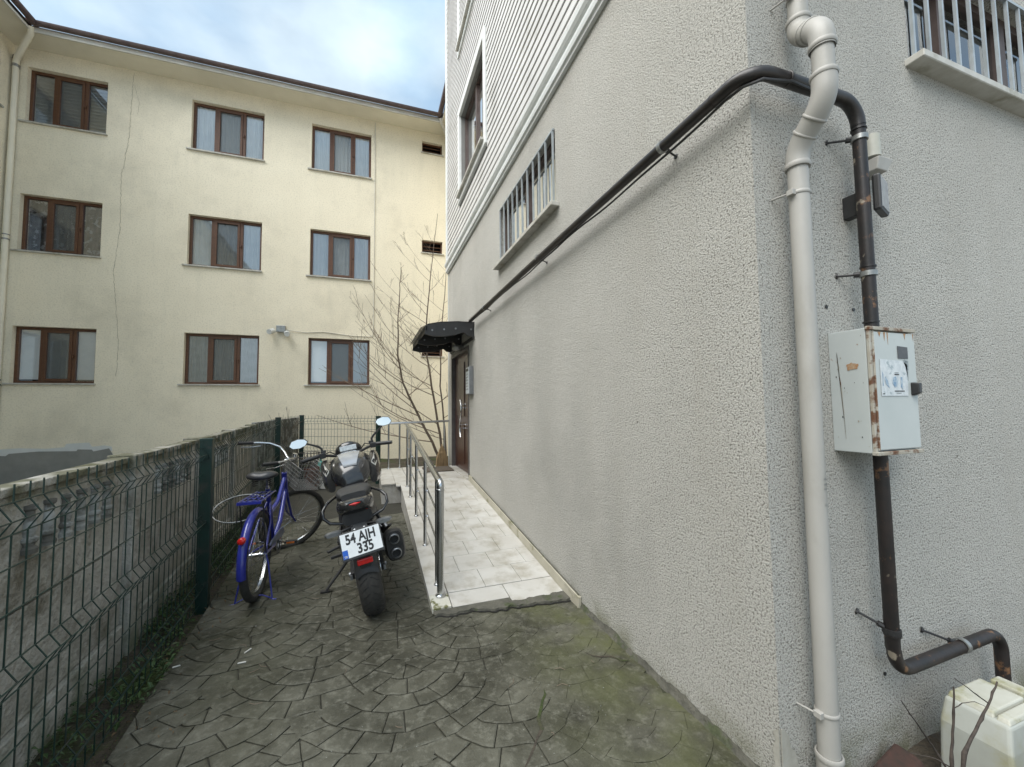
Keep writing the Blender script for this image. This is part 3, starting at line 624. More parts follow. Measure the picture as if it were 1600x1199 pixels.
# barred window in the side wall
a, b, c, d = SH[0]
f = MB(); f.box(a,b,.06,.11,c,c+.05).box(a,b,.06,.11,d-.05,d).box(a,a+.05,.06,.11,c+.05,d-.05).box(b-.05,b,.06,.11,c+.05,d-.05).box(a+.42,a+.50,.056,.106,c+.05,d-.05).box(a+1.05,a+1.13,.056,.106,c+.05,d-.05)
win = obj('barred_window', f, M_dframe, gb)
g_ = MB(); g_.quad((a,.085,c),(b,.085,c),(b,.085,d),(a,.085,d)); obj('pane', g_, M_glass, win)
r = MB(); r.box(a-.02,b+.02,.12,1.0,c-.02,d+.02); r.f = [q_ for k, q_ in enumerate(r.f) if k != 2]; obj('room', r, M_dark, win)
c_ = MB(); curtain(c_, a+.52, a+.98, c, d-.30, .16, .015, .11); obj('curtain', c_, M_curt, win, smooth=60)
s = MB(); s.box(a-.03,b+.05,-.075,.06,c-.04,c-.002); obj('sill', s, M_sill, win, bev=.004, seg=1)
t = MB(); t.box(a,b,-.026,-.008,c,c+.016).box(a,b,-.026,-.008,d-.016,d); obj('grille_frame', t, M_bars, win)
for i in range(13):
    x = a+.01+(b-a-.04)*i/12; t = MB(); t.box(x,x+.015,-.024,-.010,c,d); obj('bar', t, M_bars, win)
# entrance door
a, b, c, d = LH[1]
f = MB(); f.box(-.012,.15,a,a+.055,c,d).box(-.012,.15,b-.055,b,c,d).box(-.012,.15,a+.055,b-.055,d-.06,d)
door = obj('entrance_door', f, mat('grey_brown_door_frame', (.10,.09,.085), (.07,.062,.06), 8, .45), gb, bev=.003, seg=1, label='dark brown entrance door with a grey metal frame')
l_ = MB(); l_.box(.055,.10,a+.055,b-.055,c+.08,d-.06); obj('door_leaf', l_, M_brown2, door)
pn = MB()
for y0, y1 in ((a+.12, a+.42), (a+.56, b-.16)):
    for z0, z1 in ((c+.2, c+.85), (c+1.0, d-.2)): pn.box(.043,.054,y0,y1,z0,z1)
obj('door_panel', pn, M_brown2, door, bev=.006)
h_ = MB(); hy = a+.52
h_.tube([(-.03,hy+.055*sin(2*pi*t/20),.95+.62*t/20) for t in range(21)], .014, 10); obj('handle', h_, M_chrome, door, smooth=60)
h_ = MB()
for z in (1.10,1.16,1.44,1.50): h_.cyl((-.03,hy,z),(.05,hy,z),.009,8).cyl((.04,hy-.06,z),(.054,hy-.06,z),.02,10)
obj('fitting', h_, M_chrome, door, smooth=40)
t = MB(); t.box(-.05,.12,a-.02,b+.02,c-.02,c+.07); obj('threshold', t, M_marble, door, bev=.004)
# peeled render at the corner foot
M_plast = mat('bare_plaster', (.40,.385,.34), (.30,.29,.25), 14, .95, bump=.5, bscale=40)
def jag(poly, k=5, a_=.008):
    out = []
    for i in range(len(poly)):
        p, q = Vector(poly[i]), Vector(poly[(i+1) % len(poly)])
        for j in range(k): out.append(tuple(p+(q-p)*j/k+(Vector((rnd(-1,1),rnd(-1,1)))*a_ if j else Vector((0,0)))))
    return out
pp = MB(); pp.prism([(.001,.0),(.105,.0),(.10,.06),(.085,.075),(.07,.14),(.045,.165),(.04,.21),(.015,.235),(.001,.24)], lambda u, v, t_: (u, -.002-t_, v), .004)
pp.prism([(.0,.0),(.035,.0),(.04,.06),(.02,.10),(.028,.15),(.012,.19),(.025,.215),(.0,.24)], lambda u, v, t_: (-.002-t_, u, v), .004)
obj('plaster_patch', pp, M_plast, gb)
# ragged mortar fillet along the foot of the wall
fl = MB(); secs = []
for i in range(120):
    y = -.0+i*1.62/119; a_ = .022+.014*noise.noise(Vector((y*7, 3, 0)))+.006*noise.noise(Vector((y*40, 3, 0))); h_ = .035+.025*noise.noise(Vector((y*5, 9, 0)))+.01*noise.noise(Vector((y*30, 9, 0)))
    secs.append([(-.0015, y, -.01), (-a_-.004, y, -.01), (-a_*.55, y, h_*.4), (-.0015, y, h_)])
fl.loft(secs); obj('mortar_fillet', fl, M_patch, gb, smooth=40)
hl = MB()
for x, z in ((.385,1.86),(.56,1.86),(.62,.30)): hl.cyl((x,-.001,z),(x,-.004,z),.008,8)
obj('screw_hole', hl, M_black, gb)

# ------------------------------------------------------------------ downpipe on the corner
dp = thing('downpipe', 'grey plastic downpipe with an offset bend and collars beside the building corner', 'pipe', (.26, -.075, 0))
R = .0358; yw = -.07; yf = -.195; XU, XF, XL = .205, .138, .155
def dpseg(name, pts, r): b_ = MB(); b_.tube(pts, r, 28, caps=False); return obj(name, b_, M_dp, dp, smooth=50)
def bez(a, b, c, n=7):
    a, b, c = Vector(a), Vector(b), Vector(c); return [a*(1-t)**2+b*2*t*(1-t)+c*t*t for t in [k/n for k in range(n+1)]]
dpseg('upper_pipe', [(XU,yw,4.8),(XU,yw,3.02)], R)
b0, b1, b2, b3 = (XU,yw,3.03), (XU,yw,2.955), (XF,yf,2.865), (XF,yf,2.77)
mid1 = (Vector(b1)+Vector(b2))/2
dpseg('bend', [b0]+bez((XU,yw,3.0), b1, mid1)+bez(mid1, b2, (XF,yf,2.81))[1:]+[b3], R+.0055)
dpseg('offset_pipe', [(XF,yf,2.79),(XF,yf,2.66)], R)
c1, c2 = (XF,yf,2.575), (XL,yw,2.47)
mid2 = (Vector(c1)+Vector(c2))/2
dpseg('bend', [(XF,yf,2.68)]+bez((XF,yf,2.63), c1, mid2)+bez(mid2, c2, (XL,yw,2.415))[1:]+[(XL,yw,2.385)], R+.0055)
dpseg('lower_pipe', [(XL,yw,2.40),(XL,yw,.13)], R)
dpseg('boot', [(XL,yw,.155),(XL,yw,-.2)], R+.006)
def ring(x, y, z, r, h, ax=(0,0,1)):
    m_ = MB(); a_ = Vector(ax).normalized()
    m_.lathe([(r-.004,-h/2),(r+.0015,-h/2),(r+.0035,-h/4),(r+.0035,h/4),(r+.0015,h/2),(r-.004,h/2)], (x,y,z), a_, 30, closed=True); return m_
d1 = Vector(b2)-Vector(b1); d2 = Vector(c2)-Vector(c1)
for p_, h, ax, rr in (((XU,yw,3.02),.018,(0,0,1),R+.0060),((XU,yw,2.985),.010,(0,0,1),R+.002),(tuple(mid1-d1*.12),.010,d1,R+.0060),(tuple(mid1+d1*.12),.010,d1,R+.0060),((XF,yf,2.785),.018,(0,0,1),R+.0060),((XF,yf,2.67),.018,(0,0,1),R+.0060),
                      (tuple(mid2-d2*.15),.010,d2,R+.0060),(tuple(mid2+d2*.2),.010,d2,R+.0060),((XL,yw,2.395),.020,(0,0,1),R+.0060),((XL,yw,.153),.020,(0,0,1),R+.006)):
    obj('collar', ring(*p_, rr, h, ax), M_dp, dp, smooth=40)
for x, z in ((XU,3.12),(XL,2.28),(XL,.31)):
    c_ = obj('clamp', ring(x, yw, z, R+.0005, .014), M_dp, dp, smooth=40)
    t = MB(); t.box(x-.054,x-.034,yw-.013,yw+.013,z-.011,z+.011); t.cyl((x-.044,yw,z),(x-.062,.0,z),.004,8); obj('bracket', t, M_dp, c_, bev=.002)
sm = MB()
for z, l0 in ((1.165,.030),(1.145,.040),(1.128,.026),(1.07,.02)):
    secs = []
    for k in range(6):
        t_ = radians(-95+k*8*l0/.03); secs += [Vector((.155+(R+.0008)*cos(t_), yw+(R+.0008)*sin(t_), z+.004*noise.noise(Vector((k,z*9,0)))))]
    sm.add([p-Vector((0,0,.003)) for p in secs]+[p+Vector((0,0,.003)) for p in secs], [(i,i+1,7+i,6+i) for i in range(5)])
obj('scuff_mark', sm, M_clamp, dp)

# ------------------------------------------------------------------ gas pipe
gp = thing('gas_pipe', 'dark brown gas pipe running along the grey wall, round the corner and down', 'pipe', (0, 0, 0))
GR = .0265; gy = -.085; GZ = 2.735
def arcpts(c, u, v, r, n=7, a0=0, a1=pi/2):
    c, u, v = Vector(c), Vector(u), Vector(v); return [c+u*r*cos(a0+(a1-a0)*k/n)+v*r*sin(a0+(a1-a0)*k/n) for k in range(n+1)]
pts = [(-.085,4.52,GZ-.03),(-.085,3.0,GZ-.015),(-.085,1.5,GZ-.005),(-.085,.05,GZ)]
pts += arcpts((.015,.03-.01,GZ), (-1,0,0), (0,-1,0), .10)
pts += [(.42,gy,GZ)]
pts += arcpts((.42,gy,GZ-.10), (0,0,1), (1,0,0), .10)
b_ = MB(); b_.tube(pts, GR, 18); obj('wall_run', b_, M_pipe, gp, smooth=50)
pts = [(.52,gy,GZ-.10),(.525,gy,1.8),(.53,gy,.47)]+arcpts((.62,gy,.46), (-1,0,0), (0,0,-1), .085)[0:]
pts += [(1.22,gy,.385)]+arcpts((1.22,gy,.30), (0,0,1), (1,0,0), .085)+[(1.305,gy,-.05)]
b_ = MB(); b_.tube(pts, .0245, 18); obj('drop_run', b_, M_piper, gp, smooth=50)
for o_, ax in (((-.085,2.34,GZ-.01),(0,1,0)), ((.52,gy,2.62),(0,0,1)), ((.53,gy,.52),(0,0,1)), ((.525,gy,2.02),(0,0,1)), ((-.085,.10,GZ),(0,1,0)), ((.1,gy,GZ),(1,0,0)), ((.5225,gy,1.785),(0,0,1))):
    b_ = MB(); b_.lathe([(GR-.002,-.004),(GR+.002,-.003),(GR+.002,.003),(GR-.002,.004)], o_, ax, 18, closed=True); obj('weld_bead', b_, M_pipe, gp, smooth=40)
def gclamp(o_, ax, anchor, m=M_clamp):
    c_ = MB(); c_.lathe([(GR-.001,-.011),(GR+.004,-.010),(GR+.004,.010),(GR-.001,.011)], o_, ax, 20, closed=True)
    q = obj('clamp', c_, m, gp, smooth=40)
    t = MB(); A = Vector(o_); B = Vector(anchor); t.cyl(A, B, .005, 8); n_ = (A-B).normalized(); t.cyl(A-n_*(GR+.0), A-n_*(GR+.02), .012, 8); t.cyl(B-n_*.004, B+n_*.004, .013, 8); obj('bolt_arm', t, M_matte, q, smooth=40)
gclamp((-.085,.42,GZ),(0,1,0),(0,.42,GZ-.03)); gclamp((-.085,2.0,GZ),(0,1,0),(0,2.0,GZ-.03)); gclamp((-.085,3.75,GZ-.02),(0,1,0),(0,3.75,GZ-.05))
gclamp((.521,gy,2.58),(0,0,1),(.45,0,2.60)); gclamp((.524,gy,1.99),(0,0,1),(.465,0,2.0)); gclamp((.53,gy,.535),(0,0,1),(.465,0,.585), M_matte); gclamp((1.0,gy,.385),(1,0,0),(.89,0,.43))
cb = MB(); pts = []
for k in range(60):
    y = 4.5-k*4.45/59; pts.append((-.075+.004*sin(k*.7), y, GZ-.032-.018*abs(sin(y*2.1))-.0))
pts += [(-.07,-.03,GZ-.034),(-.03,-.085,GZ-.034),(.1,-.105,GZ-.026),(.3,-.10,GZ-.03)]
cb.tube(pts, .006, 6); tag(centred(obj('cable', cb, M_black, smooth=60)), 'thin black cable sagging under the gas pipe along the grey wall', 'cable')

# ------------------------------------------------------------------ gas meter box
mbx = thing('meter_box', 'pale grey-green steel gas meter box with rusty edges on the side wall', 'meter box', (.53, -.08, 1.245))
x0, x1, y0, z0, z1 = .385, .665, -.150, 1.245, 1.75
b_ = MB(); b_.box(x0,x1-.004,y0+.012,-.0,z0+.006,z1-.006); obj('case', b_, M_box, mbx, bev=.003)
b_ = MB(); b_.box(x0-.002,x0+.012,y0-.002,y0+.010,z0,z1); b_.box(x0-.004,x1+.004,y0-.008,y0+.012,z1-.016,z1-.002); b_.box(x0-.004,x1+.006,y0-.010,y0+.012,z0,z0+.014); obj('edge_frame', b_, M_rust, mbx, bev=.002)
b_ = MB(); b_.box(x0+.022,x1,y0-.004,y0+.008,z0+.020,z1-.022); dr = obj('door', b_, M_box, mbx, bev=.003)
b_ = MB(); b_.cyl((x0+.017,y0-.002,z0+.02),(x0+.017,y0-.002,z1-.02),.004,8); obj('hinge', b_, M_rust, dr)
fy = y0-.0055
def face(poly, t_=.001): m_ = MB(); m_.prism(poly, lambda u, v, d_: (u, fy-d_, v), t_); return m_
M_lab = mat('worn_white_label', (.62,.65,.66), (.48,.52,.54), 60, .5, c3=(.30,.36,.38), s3=30, t3=(.58,.66))
obj('label', face([(.430,1.475),(.597,1.475),(.600,1.60),(.573,1.615),(.430,1.62)]), M_lab, dr)
M_blue = mat('faded_blue_print', (.13,.24,.38), (.45,.52,.56), 60, .6)
fy -= .0015
for pl in ([(.438,1.515),(.442,1.515),(.444,1.56),(.440,1.57)], [(.458,1.52),(.478,1.505),(.470,1.535),(.455,1.55),(.452,1.54)], [(.498,1.525),(.512,1.508),(.528,1.512),(.532,1.535),(.520,1.552),(.505,1.548)], [(.550,1.51),(.562,1.50),(.563,1.55),(.552,1.55)]):
    lb = MB(); lb.prism(pl, lambda u, v, d_: (u, fy-d_, v), .0006); obj('label_print', lb, M_blue, dr)
for u, v, wd, hh in ((.515,1.558,.028,.004),(.515,1.566,.026,.0015),(.510,1.492,.062,.004),(.52,1.485,.03,.0015),(.436,1.482,.012,.003)): lb = MB(); lb.prism([(u,v),(u+wd,v),(u+wd,v+hh),(u,v+hh)], lambda a_, b__, d_: (a_, fy-d_, b__), .0006); obj('label_print', lb, M_black, dr)
fy += .0015
obj('dark_sticker', face([(.546,1.625),(.610,1.625),(.610,1.672),(.546,1.675)]), mat('dark_grey_vinyl', (.06,.065,.07), (.09,.09,.095), 30, .5), dr, label='plain dark grey square sticker')
obj('sticker_residue', face([(.582,1.62),(.61,1.615),(.606,1.575),(.602,1.535),(.596,1.56),(.590,1.59),(.577,1.612)]), mat('torn_sticker', (.12,.14,.15), (.3,.34,.35), 70, .7), dr)
b_ = MB(); b_.loft([[(.618,y0-.004,1.475),(.652,y0-.004,1.475),(.652,y0-.004,1.530),(.618,y0-.004,1.530)],[(.622,y0-.030,1.485),(.650,y0-.026,1.487),(.652,y0-.026,1.527),(.622,y0-.030,1.525)]]); obj('lock_handle', b_, M_black, dr, bev=.004)
b_ = MB(); M_rs = mat('rust_stain', (.33,.14,.045), (.40,.30,.20), 90, .9)
b_.prism(jag([(-.105,1.585),(-.072,1.58),(-.065,1.60),(-.085,1.612),(-.108,1.605)],4,.003), lambda u, v, d_: (x0-.0012-d_, u, v), .0006); obj('rust_patch', b_, M_rs, mbx)
b_ = MB(); b_.prism(jag([(-.05,1.30),(-.045,1.45),(-.038,1.60),(-.032,1.66),(-.036,1.60),(-.042,1.45)],4,.002), lambda u, v, d_: (x0-.0012-d_, u, v), .0006); obj('rust_seam', b_, M_rust, mbx)

for u, v, L_, w0_ in ((.47,1.728,.035,.006),(.49,1.728,.05,.004),(.60,1.728,.025,.008),(.44,1.728,.02,.010),(.655,1.728,.03,.004)):
    b_ = MB(); b_.prism([(u-w0_,v),(u+w0_,v),(u+w0_*.3,v-L_*.6),(u+.0005,v-L_),(u-w0_*.5,v-L_*.5)], lambda a_, b__, d_: (a_, y0-.0045-d_, b__), .0004); obj('rust_run', b_, M_rs, dr)
for k in range(16):
    u, v = -.015-.115*random.random(), 1.27+.46*random.random(); q_ = rnd(.0015,.005)
    b_ = MB(); b_.prism([(u-q_*.4,v-q_),(u+q_*.5,v-q_*.6),(u+q_*.3,v+q_),(u-q_*.6,v+q_*.5)], lambda a_, b__, d_: (x0-.0010-d_, a_, b__), .0004); obj('paint_chip', b_, M_rust if k % 3 else M_black, mbx)
# lamp holder and floodlight behind the pipe
lh = thing('lamp_holder', 'small cream plastic lamp holder on the side wall behind the gas pipe', 'lamp holder', (.80, -.03, 2.6))
b_ = MB(); b_.cyl((.66,-.055,2.54),(.66,-.055,2.64),.030,16); obj('socket', b_, mat('aged_cream_plastic', (.46,.455,.40), (.38,.375,.32), 12, .5), lh, smooth=40)
b_ = MB(); b_.loft([[(.63,0,2.47),(.72,0,2.47),(.73,0,2.53),(.63,0,2.53)],[(.64,-.08,2.475),(.71,-.08,2.475),(.74,-.09,2.53),(.64,-.09,2.53)]]); obj('base', b_, M_dp, lh, bev=.004)
fl = thing('floodlight', 'flat black floodlight fixed to the wall behind the vertical gas pipe', 'floodlight', (.62, -.06, 2.33))
b_ = MB(); b_.obox((.610,-.100,2.335),(.063,.020,0),(.0043,-.0137,.0),(0,0,.078)); h_ = obj('housing', b_, M_black, fl, bev=.008)
b_ = MB(); b_.obox((.6147,-.1145,2.335),(.054,.017,0),(.0004,-.0013,0),(0,0,.066)); obj('lens', b_, mat('floodlight_glass', (.35,.38,.40), (.25,.27,.3), 20, .15), h_)
b_ = MB(); b_.box(.53,.57,-.085,-.0,2.26,2.36); obj('bracket', b_, M_black, fl, bev=.004)

# ground cabinet, bottom right
cbn = thing('gas_cabinet', 'dirty cream plastic gas cabinet with a sloping lid on the ground under the pipe bend', 'cabinet', (.83, -.23, 0))
M_cab = mat('grimy_cream_plastic', (.39,.405,.37), (.32,.33,.295), 4, .55, c3=(.30,.29,.19), s3=6, t3=(.5,.7), bump=.1, bscale=20)
M_cabt = mat('mossy_cream_lid', (.43,.425,.36), (.49,.49,.43), 7, .6, c3=(.28,.27,.15), s3=9, t3=(.5,.66), bump=.2, bscale=40)
b_ = MB(); b_.loft([[(.665,-.135,-.1),(1.02,-.135,-.1),(1.02,-.345,-.1),(.665,-.345,-.1)],[(.685,-.14,.20),(1.0,-.14,.20),(1.0,-.335,.20),(.685,-.335,.20)],[(.715,-.145,.285),(.985,-.145,.285),(.985,-.325,.285),(.715,-.325,.285)]]); obj('body', b_, M_cab, cbn, bev=.012, seg=3)
b_ = MB(); b_.loft([[(.722,-.150,.282),(.955,-.150,.282),(.955,-.280,.282),(.722,-.280,.282)],[(.732,-.156,.304),(.945,-.156,.304),(.945,-.276,.304),(.732,-.276,.304)]]); obj('lid', b_, M_cabt, cbn, bev=.005)
b_ = MB(); b_.loft([[(.722,-.284,.282),(1.0,-.284,.282),(1.0,-.322,.282),(.722,-.322,.282)],[(.732,-.286,.300),(.99,-.286,.300),(.99,-.316,.298),(.732,-.316,.298)]]); obj('front_lip', b_, M_cabt, cbn, bev=.004)
b_ = MB(); b_.box(.958,1.02,-.27,-.18,.27,.312); obj('hinge_block', b_, M_cabt, cbn, bev=.006)
br = MB(); br.loft([[(.40,-.05,-.05),(.62,-.02,-.05),(.66,-.13,-.05),(.44,-.18,-.05)],[(.42,-.05,.03),(.60,-.03,.055),(.62,-.11,.04),(.45,-.15,.02)]])
tag(centred(obj('brick_rubble', br, mat('red_brown_rubble', (.07,.034,.026), (.04,.028,.022), 22, .9, bump=.8, bscale=40), bev=.012)), 'broken red-brown brick lump on the soil beside the gas cabinet', 'rubble')
def twig(mb, p, d, L, r, depth, spread=.5, seg=5, curve=.12):
    pts = [Vector(p)]; dd = Vector(d).normalized(); out = []
    for i in range(seg):
        dd = (dd+Vector((rnd(-curve,curve),rnd(-curve,curve),rnd(-curve,curve)))).normalized(); pts.append(pts[-1]+dd*L/seg)
    mb.tube(pts, [r*(1-.75*i/seg) for i in range(seg+1)], 5)
    if depth:
        for k in range(3):
            i = 1+k*(seg-1)//3; q = pts[i]; nd = (dd+Vector((rnd(-1,1),rnd(-1,1),rnd(-.2,.8)))*spread).normalized(); twig(mb, q, nd, L*rnd(.4,.6), r*.55, depth-1, spread, 4)
tw = thing('bare_shrub', 'leafless shrub with two dark stems growing in front of the gas cabinet', 'shrub', (.43, -.38, 0))
sy_ = -.38
def stem(name, pts, r0, r1):
    b_ = MB(); L_ = []
    for a, b in zip(pts, pts[1:]):
        a, b = Vector(a), Vector(b)
        for q in range(4): L_.append(a+(b-a)*q/4+Vector((rnd(-.0012,.0012), rnd(-.0012,.0012), 0)))
    L_.append(Vector(pts[-1])); n_ = len(L_)
    b_.tube(L_, [(r0+(r1-r0)*k/(n_-1))*(1.35 if k % 5 == 3 else 1) for k in range(n_)], 7)
    return obj(name, b_, mat('dark_twig_bark', (.035,.027,.022), (.07,.055,.045), 60, .85), tw, smooth=60)
stem('stem', [(.235,sy_,-.05),(.232,sy_,.20),(.228,sy_,.36),(.254,sy_,.46),(.267,sy_,.565)], .0060, .0022)
stem('stem', [(.250,sy_,-.05),(.262,sy_,.20),(.296,sy_,.36),(.390,sy_,.425),(.452,sy_,.469),(.510,sy_,.525)], .0068, .0022)
stem('stem', [(.245,sy_+.01,.30),(.205,sy_+.03,.38),(.152,sy_+.02,.435),(.08,sy_+.01,.51),(.008,sy_,.587)], .0032, .0012)
stem('twig', [(.452,sy_,.469),(.39,sy_+.01,.515),(.32,sy_+.02,.566)], .0022, .0009)
stem('twig', [(.240,sy_,.33),(.19,sy_+.02,.36),(.13,sy_+.05,.37)], .0020, .0008)
stem('twig', [(.262,sy_,.50),(.33,sy_+.01,.495),(.42,sy_+.02,.47),(.50,sy_+.02,.43)], .0014, .0007)
# ------------------------------------------------------------------ ramp and landing
ramp = thing('access_ramp', 'pale tiled access ramp and landing along the grey wall up to the entrance door', 'ramp', (-.5, 3.2, 0))
RZ = lambda y: (.03+.1*(y-1.8)) if y < 4.9 else .34
Y0, Y1, Y2, Y3 = 1.80, 4.9, 5.10, 6.72
b_ = MB(); b_.loft([[(-1.0,y,-.1),(-.004,y,-.1),(-.004,y,RZ(y)-.014),(-1.0,y,RZ(y)-.014)] for y in (Y0+.02,3.3,Y1,6.7)]); obj('core', b_, M_grout, ramp)
b_ = MB(); b_.box(-1.265,-1.0,Y2+.01,6.70,-.1,.326); obj('landing_core', b_, M_grout, ramp)
def slab(name, x0, x1, y0, y1, f0, f1, t=.012, m=None, lab=None, j=.0018):
    mb = MB(); d = rnd(-.0007,.0007); q = [(x0+j,y0+j),(x1-j,y0+j),(x1-j,y1-j),(x0+j,y1-j)]
    top = [(x,y,(f0 if y < (y0+y1)/2 else f1)+d) for x, y in q]; bot = [(x,y,z-t) for x,y,z in top]
    mb.loft([bot, top]); return obj(name, mb, m or M_marble, ramp, bev=.0012, seg=1, label=lab)
y = Y0+.17; r_i = 0
slab('front_edge_tile', -.885, -.455, Y0-.02, Y0+.165, RZ(Y0-.02), RZ(Y0+.165), .03); slab('front_edge_tile', -.453, -.03, Y0-.08, Y0+.165, RZ(Y0-.08), RZ(Y0+.165), .03)
while y < 6.6:
    y2 = min(y+.285, 6.68); xs = [-.885]; x = -.885+(.15 if r_i % 2 else .30)
    while x < -.10: xs.append(x); x += .30
    xs.append(-.03)
    for a, b in zip(xs, xs[1:]):
        if b-a > .02: slab('floor_tile', a, b, y, y2, RZ(y)+.002, RZ(y2)+.002)
    y = y2; r_i += 1
yy = [Y0-.02, Y0+.16, 2.85, 3.85, 4.88]
for i, (a, b) in enumerate(zip(yy, yy[1:])): slab('kerb_slab', -1.03, -.89, a, b, RZ(a)+.008, RZ(b)+.008, .05, m=M_marble if i else mat('stained_marble', (.55,.54,.48), (.46,.45,.38), 9, .6, c3=(.13,.13,.05), s3=11, t3=(.52,.6)), lab='stained kerb slab under the front rail post' if i == 0 else None)
for a, b in ((5.10,5.62),(5.62,6.15),(6.15,6.70)):
    slab('landing_tile', -1.29, -1.09, a-(.02 if a == 5.1 else 0), b, .342, .342, .022); slab('landing_tile', -1.09, -.89, a if a > 5.1 else 4.89, b, .342, .342, .022)
for a, b in ((-1.283,-1.14),(-1.138,-1.0)): m_ = MB(); m_.box(a,b,5.10-.006,5.108,.02,.318); obj('riser_tile', m_, M_marble, ramp, bev=.001, seg=1)
for k, (a, b) in enumerate(((1.95,2.8),(2.802,3.8),(3.802,4.88))):
    m_ = MB(); m_.loft([[(-1.022,a,-.02),(-1.003,a,-.02),(-1.003,a,RZ(a)-.044),(-1.022,a,RZ(a)-.044)],[(-1.022,b,-.02),(-1.003,b,-.02),(-1.003,b,RZ(b)-.044),(-1.022,b,RZ(b)-.044)]]); obj('side_slab', m_, M_marble, ramp)
m_ = MB(); m_.box(-1.284,-1.266,5.11,6.7,.02,.318); obj('side_slab', m_, M_marble, ramp)
yy = [1.50, 2.02, 3.0, 3.98, 4.94]
for a, b in zip(yy, yy[1:]):
    za, zb = max(RZ(a), .0)+.075, RZ(b)+.075
    m_ = MB(); m_.loft([[(-.030,a,za-.11),(-.003,a,za-.11),(-.003,a,za),(-.026,a,za)],[(-.030,b-.002,zb-.11),(-.003,b-.002,zb-.11),(-.003,b-.002,zb),(-.026,b-.002,zb)]]); obj('skirting', m_, M_skirt, ramp, bev=.002, seg=1)
m_ = MB(); m_.tube([(-.012,a_,max(RZ(a_),0)+.079) for a_ in [1.52+.17*k for k in range(20)]], .006, 6); obj('mortar_bead', m_, M_patch, ramp, smooth=50)
# broken concrete at the foot of the ramp
m_ = MB(); n_ = 60; top = []; fr = []; bk = []
for i in range(n_+1):
    t = i/n_; x = -1.02+t*.99; yf_ = 1.74-.13*t+.035*noise.noise(Vector((x*6,0,2)))+.02*noise.noise(Vector((x*22,4,2))); h_ = .020+.006*noise.noise(Vector((x*15,2,0)))
    bk.append((x, Y0+.01-.06*t*0, .026)); top.append((x, yf_, h_)); fr.append((x, yf_-.006, -.01))
m_.add(bk+top+fr, [(i,i+1,n_+2+i,n_+1+i) for i in range(n_)]+[(n_+1+i,n_+2+i,2*n_+3+i,2*n_+2+i) for i in range(n_)]); obj('broken_edge', m_, M_patch, ramp)
m_ = MB()
gap_ = []
for i in range(n_+1): gap_.append((top[i][0], top[i][1]-.004))
m_.add([(x,y_,.0062) for x,y_ in gap_]+[(x,y_-.014-.02*abs(noise.noise(Vector((x*14,1,1)))),.0062) for x,y_ in gap_], [(i,i+1,n_+2+i,n_+1+i) for i in range(n_)]); obj('crack', m_, mat('deep_crack', (.008,.008,.007), (.015,.014,.011), 20, 1), ramp)

# handrail
hr = thing('ramp_handrail', 'stainless steel handrail sloping up the left edge of the tiled ramp', 'handrail', (-.94, 3.2, .1))
X = -.945; ry = lambda y: .885+(y-1.95)*.108
m_ = MB(); m_.tube([(X,1.935,ry(1.93)-.035),(X,1.93,ry(1.93)-.012),(X,1.945,ry(1.945))]+[(X,1.97,ry(1.97)),(X,4.86,ry(4.86))], .026, 18); obj('top_rail', m_, M_steel, hr, smooth=50)
m_ = MB(); m_.cyl((X,1.935,RZ(1.93)+.008),(X,1.935,ry(1.93)-.02),.027,20); q = obj('front_post', m_, M_steel, hr, smooth=50)
m_ = MB(); m_.lathe([(.0001,0),(.040,0),(.040,.008),(.030,.014),(.028,.02)], (X,1.935,RZ(1.93)+.008), (0,0,1), 20); obj('base_flange', m_, M_steel, q, smooth=40)
m_ = MB(); m_.lathe([(.0275,-.008),(.030,-.006),(.030,.006),(.0275,.008)], (X,1.935,ry(1.93)-.055), (0,0,1), 20, closed=True); obj('joint_ring', m_, M_steel, q, smooth=40)
for y in (2.10, 2.83, 3.62, 4.32, 4.80):
    m_ = MB(); m_.cyl((X,y,RZ(y)+.006),(X,y,ry(y)-.01),.0165,14); q = obj('post', m_, M_steel, hr, smooth=50)
    m_ = MB(); m_.lathe([(.0001,0),(.028,0),(.026,.008),(.017,.012)], (X,y,RZ(y)+.006), (0,0,1), 16); obj('base_flange', m_, M_steel, q, smooth=40)
xr = X+.026
m_ = MB(); lo, hi = .33, .57
m_.tube([(xr,4.82,ry(4.82)-hi),(xr,2.12,ry(2.12)-hi),(xr,2.06,ry(2.06)-hi+.012),(xr,2.04,ry(2.04)-hi+.04),(xr,2.04,ry(2.04)-lo-.04),(xr,2.06,ry(2.06)-lo-.008),(xr,2.12,ry(2.12)-lo),(xr,4.82,ry(4.82)-lo)], .0085, 10); obj('guard_rod', m_, M_steel, hr, smooth=50)
m_ = MB()
for y in (2.10,2.83,3.62,4.32,4.80):
    for h_ in (lo, hi): m_.cyl((X,y,ry(y)-h_),(xr,y,ry(y)-h_),.012,8)
obj('rod_bracket', m_, M_steel, hr, smooth=40)
hr2 = thing('landing_handrail', 'stainless steel rail across the back of the landing in front of the bare tree', 'handrail', (-.6, 6.68, .34))
m_ = MB(); m_.tube([(-1.14,6.66,1.165),(-.0,6.66,1.19)], .021, 16); obj('top_rail', m_, M_steel, hr2, smooth=50)
for x in (-1.125,-.93,-.10):
    m_ = MB(); m_.cyl((x,6.66,.34),(x,6.66,1.165),.017,14); q = obj('post', m_, M_steel, hr2, smooth=50)
    m_ = MB(); m_.lathe([(.0001,0),(.028,0),(.026,.008),(.017,.012)], (x,6.66,.342), (0,0,1), 16); obj('base_flange', m_, M_steel, q, smooth=40)

